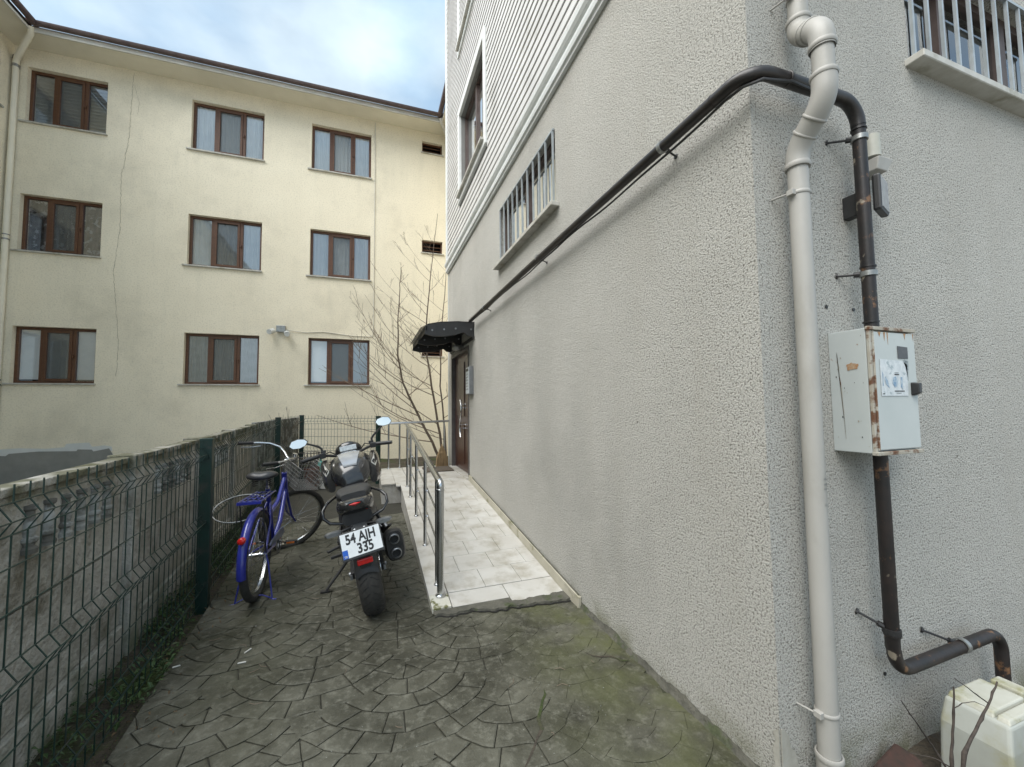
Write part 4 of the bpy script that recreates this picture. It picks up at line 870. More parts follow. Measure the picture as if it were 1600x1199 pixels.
# ------------------------------------------------------------------ canopy, intercom, mat, broom
cp = thing('door_canopy', 'black canopy with dark translucent panels over the entrance door', 'canopy', (0, 5.5, 2.6))
M_tint = screen_mat('dark_tinted_sheet', (.012,.013,.016), .93); M_tint.node_tree.nodes['Principled BSDF'].inputs['Roughness'].default_value = .12
M_tint2 = screen_mat('smoky_sheet', (.05,.06,.065), .62); M_tint2.node_tree.nodes['Principled BSDF'].inputs['Roughness'].default_value = .15
cprof = [(0,2.715),(-.25,2.712),(-.5,2.69),(-.68,2.65)]
for k in range(3):
    ya, yb_ = 4.62+k*.60, 4.62+(k+1)*.60-.006
    m_ = MB(); n_ = len(cprof)
    m_.loft([[(x,ya,z) for x,z in cprof]+[(x,ya,z-.006) for x,z in reversed(cprof)], [(x,yb_,z) for x,z in cprof]+[(x,yb_,z-.006) for x,z in reversed(cprof)]]); obj('roof_sheet', m_, M_tint, cp)
    m_ = MB(); m_.loft([[(-.68,ya,2.65),(-.79,ya,2.585),(-.79,ya,2.580),(-.68,ya,2.644)],[(-.68,yb_,2.65),(-.79,yb_,2.585),(-.79,yb_,2.580),(-.68,yb_,2.644)]]); obj('front_sheet', m_, M_tint2, cp)
bp = [(0,2.70),(-.25,2.70),(-.5,2.68),(-.70,2.63),(-.73,2.50),(-.60,2.47),(-.45,2.475),(-.30,2.50),(-.16,2.55),(-.10,2.50),(0,2.49)]
for y in (4.62, 5.50, 6.38):
    m_ = MB(); m_.prism(bp, lambda u, v, t_: (u, y+t_, v), .025); q = obj('side_bracket', m_, M_black, cp, bev=.003, seg=1)
    m_ = MB()
    for x, z in ((-.62,2.56),(-.45,2.58),(-.28,2.60),(-.05,2.60)): m_.cyl((x,y-.006,z),(x,y,z),.014,10)
    obj('screw_cap', m_, M_alu, q, smooth=40)
m_ = MB(); m_.box(-.03,-.001,4.60,6.42,2.46,2.50); m_.box(-.03,-.001,4.60,6.42,2.66,2.71); obj('wall_rail', m_, M_black, cp)
m_ = MB(); m_.box(-.72,-.69,4.62,6.4,2.555,2.615); obj('front_rail', m_, M_black, cp)
lp = thing('ceiling_lamp', 'pale round glass lamp under the black canopy above the door', 'lamp', (-.10, 5.3, 2.42))
m_ = MB(); m_.ell((-.11,5.35,2.42),.085,.085,.055,16,8); obj('shade', m_, M_clamp, lp, smooth=60)
m_ = MB(); m_.tube([(0,5.35,2.45),(-.11,5.35,2.46)],.02,8); obj('arm', m_, M_alu, lp)
ic = thing('intercom', 'silver intercom box on the wall beside the entrance door', 'intercom', (-.035, 4.79, 1.63))
m_ = MB(); m_.box(-.065,-.0,4.68,4.91,1.64,2.06); obj('case', m_, M_alu, ic, bev=.006)
m_ = MB(); m_.box(-.071,-.0655,4.695,4.895,1.655,2.045); fp = obj('front_plate', m_, M_lab, ic, bev=.002)
m_ = MB()
for k in range(6):
    for j in range(2): m_.cyl((-.071,4.75+.09*j,1.72+.045*k),(-.077,4.75+.09*j,1.72+.045*k),.012,8)
obj('call_buttons', m_, M_alu, fp)
m_ = MB(); m_.box(-.0735,-.0712,4.72,4.87,1.99,2.03); obj('speaker_slot', m_, M_black, fp)
m_ = MB(); m_.box(-.55,-.06,5.88,6.42,.345,.362); tag(centred(obj('door_mat', m_, mat('brown_mat', (.075,.06,.045), (.11,.09,.07), 40, 1, bump=1, bscale=120), bev=.004)), 'dark brown doormat on the landing in front of the door', 'mat')
bm_ = thing('straw_broom', 'straw broom head standing bristles down on the landing beside the door', 'broom', (-.17, 6.50, .345))
M_straw = mat('straw', (.34,.24,.13), (.22,.15,.08), 30, .9, stretch=(1,1,.15), bump=.6, bscale=90)
m_ = MB()
for k in range(150):
    u = rnd(-1,1); w_ = rnd(-1,1); z0_ = .345+rnd(0,.012); m_.tube([(-.17+u*.115,6.50+w_*.03,z0_),(-.17+u*.10,6.50+w_*.03,.50),(-.17+u*.055,6.50+w_*.02,.64),(-.17+u*.022,6.50+w_*.012,.72)], [.005,.005,.004,.003], 4, caps=False)
obj('bristles', m_, M_straw, bm_)
m_ = MB(); m_.ell((-.17,6.50,.60),.075,.03,.05,12,8); m_.ell((-.17,6.50,.48),.10,.028,.10,12,8); obj('binding', m_, M_straw, bm_, smooth=60)
m_ = MB(); m_.cyl((-.17,6.5,.70),(-.172,6.5,.76),.014,8); obj('handle_stub', m_, M_straw, bm_)

# ------------------------------------------------------------------ wire mesh fences
FOLD = [(0.10,0),(.15,.03),(.20,0),(.57,0),(.62,.032),(.67,0),(1.07,0),(1.12,.032),(1.17,0)]
def mesh_fence(root, P, Q, nv_step=.07, posts_h=1.235):
    P, Q = Vector((*P, 0)), Vector((*Q, 0)); d = (Q-P); L = d.length; d.normalize(); nrm = Vector((d.y, -d.x, 0))
    zs = [-.01]+[z for z, o in FOLD]+[1.225]; 
    n = int(L/nv_step); shared = None
    for k in range(n+1):
        b = P+d*(.03+k*(L-.06)/n)
        if shared is None:
            prof = [(.0,0)]+FOLD+[(1.225,0)]
            pts = [Vector((0,0,z))+nrm*o for z, o in prof]
            m_ = MB(); m_.tube(pts, .0026, 5); w0 = obj('wire', m_, M_green, root, local=True); shared = w0.data; w = w0
        else: w = w0.copy(); col.objects.link(w); w.parent = root
        w.location = b-root.location+Vector((0,0,gz(b.y)))+nrm*rnd(-.001,.001)
        w.rotation_euler = (rnd(-.004,.004), rnd(-.004,.004), 0)
    for z, o in [(.02,0)]+FOLD+[(.39,0),(.83,0),(.97,0)]:
        m_ = MB(); m_.tube([(P+d*(L*t/12)+nrm*(o+.004)+Vector((0,0,z+gz((P+d*(L*t/12)).y)))) for t in range(13)], .0028, 5); obj('horizontal_wire', m_, M_green, root)
def post(root, x, y, ang, h=1.22, s=.034):
    m_ = MB(); c, n_ = cos(ang), sin(ang); z0 = gz(y)
    m_.obox((x,y,z0+h/2-.05),(c*s,n_*s,0),(-n_*s*1.15,c*s*1.15,0),(0,0,h/2+.05)); q = obj('post', m_, M_green, root, bev=.004)
    m_ = MB(); m_.obox((x,y,z0+h+.006),(c*s*1.06,n_*s*1.06,0),(-n_*s*1.22,c*s*1.22,0),(0,0,.010)); obj('cap', m_, M_green, q, bev=.003)
    m_ = MB()
    for z in (.16,.62,1.10): m_.obox((x+.0,y,z0+z),(c*(s+.012),n_*(s+.012),0),(-n_*.016,c*.016,0),(0,0,.012))
    obj('clip', m_, M_green, q)
fx = lambda y: fence_x(y)-.03
f1 = thing('mesh_fence', 'long green welded wire mesh fence on steel posts along the left side of the yard', 'fence', (fx(2.5), 2.5, 0))
mesh_fence(f1, (fx(-.5), -.5), (fx(2.46), 2.46)); mesh_fence(f1, (fx(2.56), 2.56), (fx(6.3), 6.3)); mesh_fence(f1, (fx(6.36), 6.36), (-2.70, 7.42))
aL = atan2(1, -.066)
post(f1, fx(2.5)+.02, 2.5, aL); post(f1, fx(6.33)+.02, 6.33, aL); post(f1, -2.68, 7.45, aL)
f2 = thing('back_mesh_fence', 'short green wire mesh fence closing the back of the yard behind the flower pots', 'fence', (-2.0, 7.1, .1))
mesh_fence(f2, (-2.64, 7.42), (-1.34, 6.66)); post(f2, -1.31, 6.63, aL+.5, 1.20, .03)

# ------------------------------------------------------------------ precast concrete wall behind the fence
cw = thing('precast_concrete_wall', 'weathered precast concrete panel wall behind the left wire fence', 'wall', (wall_x(3), 3, 0))
pil = [-.53,.77,2.07,3.37,4.67,5.97]
WT = lambda y: 1.135+.012*y
def wpt(off, y, z): return (wall_x(y)+off, y, z)
for i, y in enumerate(pil):
    m_ = MB(); m_.loft([[wpt(-.10,y-.07,-.1),wpt(.045,y-.07,-.1),wpt(.045,y+.07,-.1),wpt(-.10,y+.07,-.1)],[wpt(-.10,y-.07,WT(y)+.02),wpt(.045,y-.07,WT(y)+.02),wpt(.045,y+.07,WT(y)+.02),wpt(-.10,y+.07,WT(y)+.02)]]); obj('pillar', m_, M_conc, cw, bev=.008)
for a, b in zip(pil, pil[1:]):
    a, b = a+.072, b-.072
    for k, (z0, z1, off) in enumerate(((.17,.635,.0),(.645,1.135,.004))):
        if k: z1a, z1b = WT(a)-.03, WT(b)-.03
        else: z1a = z1b = z1
        m_ = MB(); m_.loft([[wpt(-.055,a,z0),wpt(off,a,z0),wpt(off,a,z1a),wpt(-.055,a,z1a)],[wpt(-.055,b,z0),wpt(off,b,z0),wpt(off,b,z1b),wpt(-.055,b,z1b)]]); obj('panel', m_, M_conc, cw, bev=.006)
    m_ = MB(); m_.loft([[wpt(-.07,a,WT(a)-.028),wpt(.022,a,WT(a)-.028),wpt(.022,a,WT(a)+.008),wpt(-.07,a,WT(a)+.008)],[wpt(-.07,b,WT(b)-.028),wpt(.022,b,WT(b)-.028),wpt(.022,b,WT(b)+.008),wpt(-.07,b,WT(b)+.008)]]); obj('coping', m_, M_conc, cw, bev=.006)
    m_ = MB(); m_.loft([[wpt(-.06,a,-.1),wpt(.028,a,-.1),wpt(.024,a,.165),wpt(-.06,a,.165)],[wpt(-.06,b,-.1),wpt(.028,b,-.1),wpt(.024,b,.165),wpt(-.06,b,.165)]]); obj('base_beam', m_, M_conc, cw, bev=.006)
    if b < 5.2:
        for k in range(6):
            yb2 = a+.30+.115*k*((b-a-.5)/.62); m_ = MB(); z0 = .86
            if a < 0: continue
            m_.lathe([(.0001,0),(.030,0),(.032,.02),(.022,.03),(.022,.04),(.032,.05),(.032,.062),(.021,.07),(.026,.10),(.020,.14),(.017,.175),(.026,.185),(.026,.20),(.0001,.20)], wpt(.010,yb2,z0), (0,0,1), 10); obj('baluster', m_, M_concb, cw, smooth=40)
cw2 = thing('concrete_wall_return', 'pale concrete panel wall return behind the fence corner', 'wall', (-3.0, 7, 0))
P0, P1 = Vector((-3.16,6.1,0)), Vector((-2.80,7.75,0)); n2 = Vector((1.65,-.36,0)).normalized()*.03
for k, (z0, z1) in enumerate(((.0,.42),(.43,.80),(.81,1.25))):
    m_ = MB(); m_.loft([[P0-n2+Vector((0,0,z0)),P0+n2+Vector((0,0,z0)),P0+n2+Vector((0,0,z1)),P0-n2+Vector((0,0,z1))],[P1-n2+Vector((0,0,z0)),P1+n2+Vector((0,0,z0)),P1+n2+Vector((0,0,z1+.04)),P1-n2+Vector((0,0,z1+.04))]]); obj('panel', m_, M_concb, cw2, bev=.006)

# ------------------------------------------------------------------ weeds on the verge
def leaves(name, n, place, size, m, parent=None):
    mb = MB()
    for i in range(n):
        p, s = place(); a = rnd(0, 2*pi); tilt = rnd(-.2, 1.1); d = Vector((cos(a)*cos(tilt), sin(a)*cos(tilt), sin(tilt))); w = Vector((-sin(a), cos(a), rnd(-.3,.3))).normalized()
        L = s*rnd(.6,1.4); W_ = L*rnd(.25,.5); p = Vector(p)
        mb.add([p, p+d*L*.5+w*W_*.5+Vector((0,0,.002)), p+d*L+Vector((0,0,-.25*L)), p+d*L*.5-w*W_*.5+Vector((0,0,.002))], [(0,1,2,3)])
    o = obj(name, mb, m, parent); return o
M_leaf = mat('dark_green_leaves', (.030,.065,.016), (.055,.10,.028), 18, .55, c3=(.075,.06,.025), s3=9, t3=(.58,.66))
M_moss = mat('moss_green', (.06,.085,.018), (.04,.05,.015), 25, .9)
def vplace():
    while True:
        y = rnd(-1, 7.3); t = rnd(0,1); x = wall_x(y)+t*(fence_x(y)+.05-wall_x(y))
        if noise.noise(Vector((x*3, y*1.6, 3)))+.12 > rnd(-.05,.5): return (x, y, -.03+gz(y)+rnd(0,.075)), .035
w_ = leaves('verge_weeds', 5200, vplace, 1, M_leaf); w_['kind'] = 'stuff'; w_['label'] = 'low dark green weeds growing between the wire fence and the concrete wall'
def mplace():
    y = rnd(-1, 7.3); t = rnd(0,1); return (wall_x(y)+t*(fence_x(y)+.04-wall_x(y)), y, -.02+gz(y)+rnd(-.01,.012)), .012
w_ = leaves('verge_moss', 9000, mplace, 1, M_moss); w_['kind'] = 'stuff'; w_['label'] = 'short moss and debris along the foot of the wire fence'
def bplace():
    x, y = rnd(.05,.66), rnd(-.26,-.03)
    return (x, y, -.03+rnd(0,.02)), .014
w_ = leaves('bed_moss', 1600, bplace, 1, M_moss); w_['kind'] = 'stuff'; w_['label'] = 'moss at the foot of the side wall beside the downpipe'
def cplace():
    x = rnd(-2.7,-1.3); y = 7.75-.56*(x+2.7)+rnd(-.1,.5)-.2; return (x, y, .1+rnd(0,.13)), .04
w_ = leaves('corner_weeds', 500, cplace, 1, M_leaf); w_['kind'] = 'stuff'; w_['label'] = 'low weeds behind the short back fence'

# ------------------------------------------------------------------ bare tree
M_bark = mat('grey_brown_bark', (.085,.062,.045), (.13,.10,.075), 20, .85, bump=.4, bscale=60)
M_twig = mat('thin_twig_bark', (.21,.16,.115), (.15,.11,.08), 20, .8)
tr = thing('bare_tree', 'leafless multi-stemmed young tree behind the landing rail in the corner', 'tree', (-.1, 7.2, .1))
stems = [[(.02,7.15,.1),(-.25,7.2,.75),(-.60,7.3,1.45),(-.82,7.3,1.95),(-.93,7.3,2.5),(-.93,7.3,3.2),(-.90,7.3,3.9),(-.87,7.3,4.35)],
         [(.0,7.2,.1),(-.08,7.3,.9),(-.22,7.3,1.7),(-.34,7.3,2.5),(-.36,7.3,3.2),(-.30,7.3,3.9),(-.22,7.3,4.7),(-.12,7.3,5.6)],
         [(.06,7.2,.1),(.02,7.3,1.0),(-.06,7.35,1.9),(-.05,7.35,2.8),(.0,7.35,3.5),(.06,7.35,4.2),(.10,7.3,4.9)]]
rr = random.Random(11)
def branch(mb, p, d, L, r, depth):
    n = 7; pts = [Vector(p)]; dd = Vector(d).normalized(); up = Vector((0,0,1))
    for i in range(n):
        dd = (dd+up*.055*rr.uniform(.2,1.6)+Vector((rr.uniform(-.07,.07), rr.uniform(-.07,.07), rr.uniform(-.05,.05)))).normalized(); pts.append(pts[-1]+dd*L/n)
    mb.tube(pts, [max(r*(1-.75*i/n), .0024) for i in range(n+1)], 5)
    if depth:
        for i in range(1, n):
            if rr.random() < .52:
                side = Vector((rr.uniform(-1,.9), rr.uniform(-.8,.8), rr.uniform(-.25,1.0)))
                branch(mb, pts[i], (dd*.8+side.normalized()*.75), L*rr.uniform(.22,.5)*(1-i/n*.4), r*.5, depth-1)
for k, st in enumerate(stems):
    P = [Vector(p) for p in st]; r0 = (.030,.027,.021)[k]
    fine = []
    for a, b in zip(P, P[1:]):
        for q in range(4): fine.append(a+(b-a)*q/4+Vector((rr.uniform(-.008,.008), rr.uniform(-.008,.008), 0)))
    fine.append(P[-1]); m_ = MB(); m_.tube(fine, [max(r0*(1-.88*i/len(fine)), .004) for i in range(len(fine))], 8); tk = obj('trunk', m_, M_bark, tr, smooth=60)
    m_ = MB(); nb = (14,17,11)[k]
    for j in range(nb):
        t = .16+.80*j/nb; i = int(t*(len(fine)-1)); p = fine[i]
        s_ = -1 if (rr.random() < (.74 if k < 2 else .6)) else 1
        L = (2.15*(1-t)+.55)*rr.uniform(.6,1.15)*(1 if s_ < 0 else .45)
        branch(m_, p, (s_*rr.uniform(.65,1.0), rr.uniform(-.35,.35), rr.uniform(.0,.55)+t*.7), L, r0*.42*(1.15-t), 1 if L < .7 else 2)
    obj('branches', m_, M_twig, tk, smooth=60)
tr2 = thing('bare_sapling', 'thin leafless sapling by the fence post near the left fence corner', 'tree', (-2.75, 6.9, .1))
m_ = MB(); branch(m_, (-2.86,6.9,.1), (.02,0,1), 1.35, .008, 2); branch(m_, (-2.88,6.9,.1), (-.12,0,1), 1.3, .006, 1); obj('trunk', m_, M_bark, tr2, smooth=60)

# ------------------------------------------------------------------ flower pots
def pot(name, label, x, y, r, h, m, plant=None, taper=.75):
    z0 = gz(y); t = thing(name, label, 'flower pot', (x, y, z0), group='flower pots at the back of the yard')
    m_ = MB(); m_.lathe([(.0001,0),(r*taper,0),(r*.97,h*.82),(r*1.08,h*.84),(r*1.08,h),(r*.92,h),(r*.90,h*.85),(.0001,h*.85)], (x,y,z0), (0,0,1), 20); obj('pot', m_, m, t, smooth=35)
    m_ = MB(); m_.cyl((x,y,z0+h*.84),(x,y,z0+h*.88),r*.9,16); obj('soil', m_, M_soil, t)
    return t, z0+h*.88
M_terra = mat('dark_terracotta', (.13,.042,.022), (.09,.03,.018), 12, .7)
M_pw = mat('white_enamel', (.58,.57,.53), (.48,.47,.43), 8, .4)
t, zt = pot('flower_pot', 'tall brown terracotta pot behind the bicycle basket', -2.38, 6.48, .115, .38, M_terra)
m_ = MB()
for k in range(10): a = k*.63; m_.tube([(-2.38,6.48,zt),(-2.38+.06*cos(a),6.48+.06*sin(a),zt+.1),(-2.38+.15*cos(a),6.48+.15*sin(a),zt+.16+.05*sin(k*2))], .003, 5)
obj('dry_stems', m_, M_bark, t)
t, zt = pot('flower_pot', 'brown clay pot with a small green plant beside the white pot', -2.20, 6.86, .11, .22, M_terra)
leaves('leaves', 70, lambda: ((-2.22+rnd(-.12,.10), 6.86+rnd(-.1,.1), zt+rnd(-.05,.12)), .06), 1, mat('fresh_green_leaf', (.10,.17,.035), (.14,.19,.05), 9, .5), t)
t, zt = pot('flower_pot', 'squat white round pot on the paving behind the motorcycle', -2.17, 6.56, .10, .17, M_pw, taper=.95)
leaves('leaves', 30, lambda: ((-2.17+rnd(-.07,.07), 6.56+rnd(-.07,.07), zt+rnd(0,.04)), .035), 1, M_leaf, t)
t, zt = pot('flower_pot', 'small brown clay pot at the foot of the back fence', -1.98, 6.72, .10, .15, M_terra)
leaves('leaves', 60, lambda: ((-1.98+rnd(-.09,.09), 6.72+rnd(-.09,.09), zt+rnd(0,.06)), .04), 1, M_moss, t)
wc = thing('watering_can', 'small teal plastic watering can behind the flower pots', 'watering can', (-2.30, 7.0, .1))
M_teal = mat('teal_plastic', (.05,.26,.22), (.04,.2,.17), 6, .4)
m_ = MB(); m_.lathe([(.0001,0),(.065,0),(.07,.10),(.05,.17),(.022,.20),(.022,.23),(.0001,.23)], (-2.30,7.02,gz(7)+.2), (0,0,1), 16); obj('body', m_, M_teal, wc, smooth=40)
m_ = MB(); m_.box(-2.38,-2.22,6.94,7.10,gz(7),gz(7)+.2); tag(centred(obj('brick', m_, M_terra, bev=.006)), 'red-brown block under the teal watering can', 'block')
# round black wire planter on the tall pot
pl = thing('wire_planter', 'round black wire planter standing on the tall brown pot', 'planter', (-2.42, 6.48, .44))
m_ = MB(); px_, py_, pz_ = -2.42, 6.48, .462
for k in range(20):
    a = k*2*pi/20; m_.tube([(px_+.08*cos(a),py_+.08*sin(a),pz_),(px_+.14*cos(a),py_+.14*sin(a),pz_+.10),(px_+.165*cos(a),py_+.165*sin(a),pz_+.25)], .004, 5)
for r_, z_ in ((.08,.002),(.14,.10),(.165,.25)): m_.tube([(px_+r_*cos(a*pi/12),py_+r_*sin(a*pi/12),pz_+z_) for a in range(24)], .007, 6, closed=True)
obj('wires', m_, M_black, pl, smooth=50); leaves('dry_leaves', 160, lambda: ((px_+rnd(-.11,.11), py_+rnd(-.11,.11), pz_+.02+rnd(0,.15)), .05), 1, M_bark, pl)

# ------------------------------------------------------------------ litter
for i, (x, y, a, L, lab) in enumerate(((-2.13,1.73,1.0,.045,'white cigarette butt lying on the paving nearest the bicycle'), (-2.13,1.61,.05,.04,'white cigarette butt lying flat just in front of another on the paving'), (-2.47,1.70,.3,.035,'thin white paper scrap on the paving close to the wire fence'))):
    m_ = MB(); m_.cyl((x-cos(a)*L/2,y-sin(a)*L/2,.0092),(x+cos(a)*L/2,y+sin(a)*L/2,.0092),.0042,8); tag(centred(obj('cigarette_butt', m_, M_pw, smooth=40)), lab, 'litter', 'litter on the paving by the fence')
def litter_place():
    y = rnd(.2, 6.5); x = fence_x(y)+abs(random.gauss(0, .12)); return (x, y, gz(y)+.006), .022
w_ = leaves('leaf_litter', 260, litter_place, 1, mat('dead_leaf', (.10,.06,.03), (.16,.11,.06), 14, .9)); w_['kind'] = 'stuff'; w_['label'] = 'brown dead leaf scraps along the fence edge of the paving'
m_ = MB()
for k in range(46):
    x, y = rnd(-2.4,-.1), rnd(.2,4.5)
    if x > -1.1 and y > 1.6: continue
    a = rnd(0,6.28); L_ = rnd(.02,.07); z_ = gz(y)+.0085; m_.tube([(x,y,z_),(x+cos(a)*L_*.5,y+sin(a)*L_*.5,z_+.002),(x+cos(a+.4)*L_,y+sin(a+.4)*L_,z_)], .0012, 4)
w_ = obj('twig_litter', m_, M_twig); w_['kind'] = 'stuff'; w_['label'] = 'small broken twigs scattered over the paving'
m_ = MB()
for k in range(420):
    while True:
        x, y = rnd(-2.4,-.02), rnd(-.3,4.5)
        if not (x > -1.05 and y > 1.6): break
    s = rnd(.0008,.0030)*(1 if rnd(0,1) < .93 else 1.8); c = Vector((x,y,.0045+s*.5+gz(y))); m_.ell(c, s, s*rnd(.6,1.2), s*.5, 5, 3)
g_ = obj('grit', m_, M_concb); g_['kind'] = 'stuff'; g_['label'] = 'pale grit scattered on the stamped paving'
# ------------------------------------------------------------------ blue bicycle (local: x right, y forward, z up, rear wheel on the origin)
M_blue_p = mat('blue_bicycle_paint', (.012,.018,.19), (.02,.028,.25), 9, .28, clear=.6, obj_coord=True)
M_rub = mat('worn_tyre_rubber', (.030,.029,.027), (.05,.047,.042), 20, .8, bump=.3, bscale=160)
M_red = mat('red_reflector', (.55,.012,.01), (.42,.01,.01), 30, .25, clear=.5)
M_or = mat('orange_reflector', (.75,.19,.02), (.6,.14,.02), 30, .3)
M_sad = mat('black_vinyl_saddle', (.022,.022,.024), (.032,.032,.034), 14, .38)
bk = thing('bicycle', 'blue city bicycle with a rear rack and front basket standing beside the wire fence', 'bicycle', (-2.265, 2.50, 0), (0, radians(-1.0), radians(-2.5)))
BR = .33
def wheel(parent, c, m_t, ax=(1,0,0), steer=None, spokes=28, tr_=.028, rim_r=.278):
    T = (lambda p: p) if steer is None else steer
    t_ = MB(); prof = [(BR-tr_+tr_*cos(a), tr_*sin(a)) for a in [2*pi*k/10 for k in range(10)]]
    t_.lathe(prof, c, ax, 44, closed=True); t_.v = [tuple(T(Vector(p))) for p in t_.v]; wq = obj('wheel', t_, m_t, parent, smooth=60, local=True)
    r_ = MB(); r_.lathe([(rim_r+.006,-.013),(rim_r-.012,-.010),(rim_r-.012,.010),(rim_r+.006,.013),(rim_r-.002,0)], c, ax, 44, closed=True); r_.v = [tuple(T(Vector(p))) for p in r_.v]; obj('rim', r_, M_steel, wq, smooth=40, local=True)
    s_ = MB(); C = Vector(c)
    for k in range(spokes):
        a = 2*pi*k/spokes; a2 = a+(.9 if (k//2) % 2 else -.9)*.5; sd = .028 if k % 2 else -.028
        s_.tube([C+Vector((sd, .02*cos(a2), .02*sin(a2))), C+Vector((0, (rim_r-.012)*cos(a), (rim_r-.012)*sin(a)))], .0011, 4)
    s_.v = [tuple(T(Vector(p))) for p in s_.v]; obj('spokes', s_, M_steel, wq, local=True)
    h_ = MB(); h_.cyl(C-Vector((.045,0,0)), C+Vector((.045,0,0)), .014, 12); h_.cyl(C-Vector((.031,0,0)), C-Vector((.027,0,0)), .026, 14); h_.cyl(C+Vector((.027,0,0)), C+Vector((.031,0,0)), .026, 14); h_.cyl(C-Vector((.075,0,0)), C+Vector((.075,0,0)), .005, 8)
    h_.v = [tuple(T(Vector(p))) for p in h_.v]; obj('hub', h_, M_steel, wq, smooth=40, local=True)
    return wq
rw = wheel(bk, (0,0,BR), M_rub)
def P_(o, name, m, **k): return obj(name, o, m, bk, local=True, **k)
fr_ = MB(); BB = Vector((0,.46,.285)); ST = Vector((0,.30,.78)); HT = Vector((0,.862,.83)); HB = Vector((0,.925,.62))
fr_.tube([HB, HT], .024, 14)
fr_.tube([HB+Vector((0,-.01,.03)), Vector((0,.70,.40)), BB], .0215, 12)
fr_.tube([HT+Vector((0,.01,-.05)), Vector((0,.62,.60)), Vector((0,.365,.56))], .019, 12)
fr_.tube([BB, ST], .019, 12)
for s in (-1, 1):
    fr_.tube([BB+Vector((s*.02,0,0)), Vector((s*.05,.30,.30)), Vector((s*.062,.0,BR))], .010, 8)
    fr_.tube([Vector((s*.012,.33,.66)), Vector((s*.045,.20,.52)), Vector((s*.062,.0,BR))], .009, 8)
P_(fr_, 'frame', M_blue_p, smooth=50)
m_ = MB(); m_.cyl(BB-Vector((.04,0,0)), BB+Vector((.04,0,0)), .024, 16); q = P_(m_, 'crank', M_steel, smooth=40)
m_ = MB(); m_.lathe([(.095,-.002),(.10,0),(.095,.002),(.07,.002),(.07,-.002)], BB+Vector((.048,0,0)), (1,0,0), 30, closed=True)
for k in range(5): a = k*2*pi/5; m_.bar(BB+Vector((.048,0,0)), BB+Vector((.048,.08*cos(a),.08*sin(a))), .004, .014, (1,0,0))
obj('chainring', m_, M_alu, q, local=True)
for s, a in ((1, -.35), (-1, pi-.35)):
    e = BB+Vector((s*.06, .165*cos(a), .165*sin(a))); m_ = MB(); m_.bar(BB+Vector((s*.055,0,0)), e, .010, .020, (1,0,0)); obj('crank_arm', m_, M_steel, q, local=True, bev=.003)
    m_ = MB(); m_.box(min(e.x,e.x+s*.10), max(e.x,e.x+s*.10), e.y-.03, e.y+.03, e.z-.010, e.z+.010); pd = P_(m_, 'pedal', M_black, bev=.004)
    m_ = MB()
    for yy_ in (-.032, .032): m_.box(min(e.x+s*.02,e.x+s*.085), max(e.x+s*.02,e.x+s*.085), e.y+yy_-.003, e.y+yy_+.003, e.z-.007, e.z+.007)
    obj('pedal_reflector', m_, M_or, pd, local=True)
m_ = MB()
m_.tube([BB+Vector((.052,.0,.095)), Vector((.052,.2,.36)), Vector((.052,0,BR+.032))], .004, 5); m_.tube([BB+Vector((.052,0,-.095)), Vector((.052,.2,.245)), Vector((.052,0,BR-.032))], .004, 5); P_(m_, 'chain', M_matte)
m_ = MB(); m_.prism([(.56,.345),(.50,.40),(.40,.405),(.14,.385),(.10,.36),(.14,.345),(.38,.335),(.45,.325)], lambda u, v, t: (.062+t, u, v), .012); P_(m_, 'chain_guard', mat('grey_blue_guard', (.10,.12,.20), (.16,.17,.22), 14, .4), bev=.003)
def fender(r, w, a0, a1, c, n=22):
    secs = []
    for k in range(n+1):
        a = a0+(a1-a0)*k/n; cs, sn = cos(a), sin(a); row = []
        for j in range(9):
            b = -1+2*j/8; rr_ = r-.020*b*b*1.0; row.append(Vector((w*b, c[1]+rr_*cs, c[2]+rr_*sn)))
        for j in range(9):
            b = 1-2*j/8; rr_ = r-.020*b*b-.002; row.append(Vector((w*b, c[1]+rr_*cs, c[2]+rr_*sn)))
        secs.append(row)
    m_ = MB(); m_.loft(secs); return m_
P_(fender(.358, .030, radians(28), radians(190), (0,0,BR)), 'rear_mudguard', M_blue_p, smooth=50)
for s in (-1, 1):
    m_ = MB(); m_.tube([(s*.066,0,BR), (s*.055,-.20,.335), (s*.036,-.352,.345)], .0028, 6); P_(m_, 'mudguard_stay', M_steel, smooth=50)
m_ = MB(); m_.cyl((0,-.352,.49), (0,-.378,.49), .024, 18); m_.ell((0,-.378,.49),.023,.008,.023,12,6); m_.v = [(x, y+.040, z+.045) for x, y, z in m_.v]; P_(m_, 'rear_reflector', M_red, smooth=50)
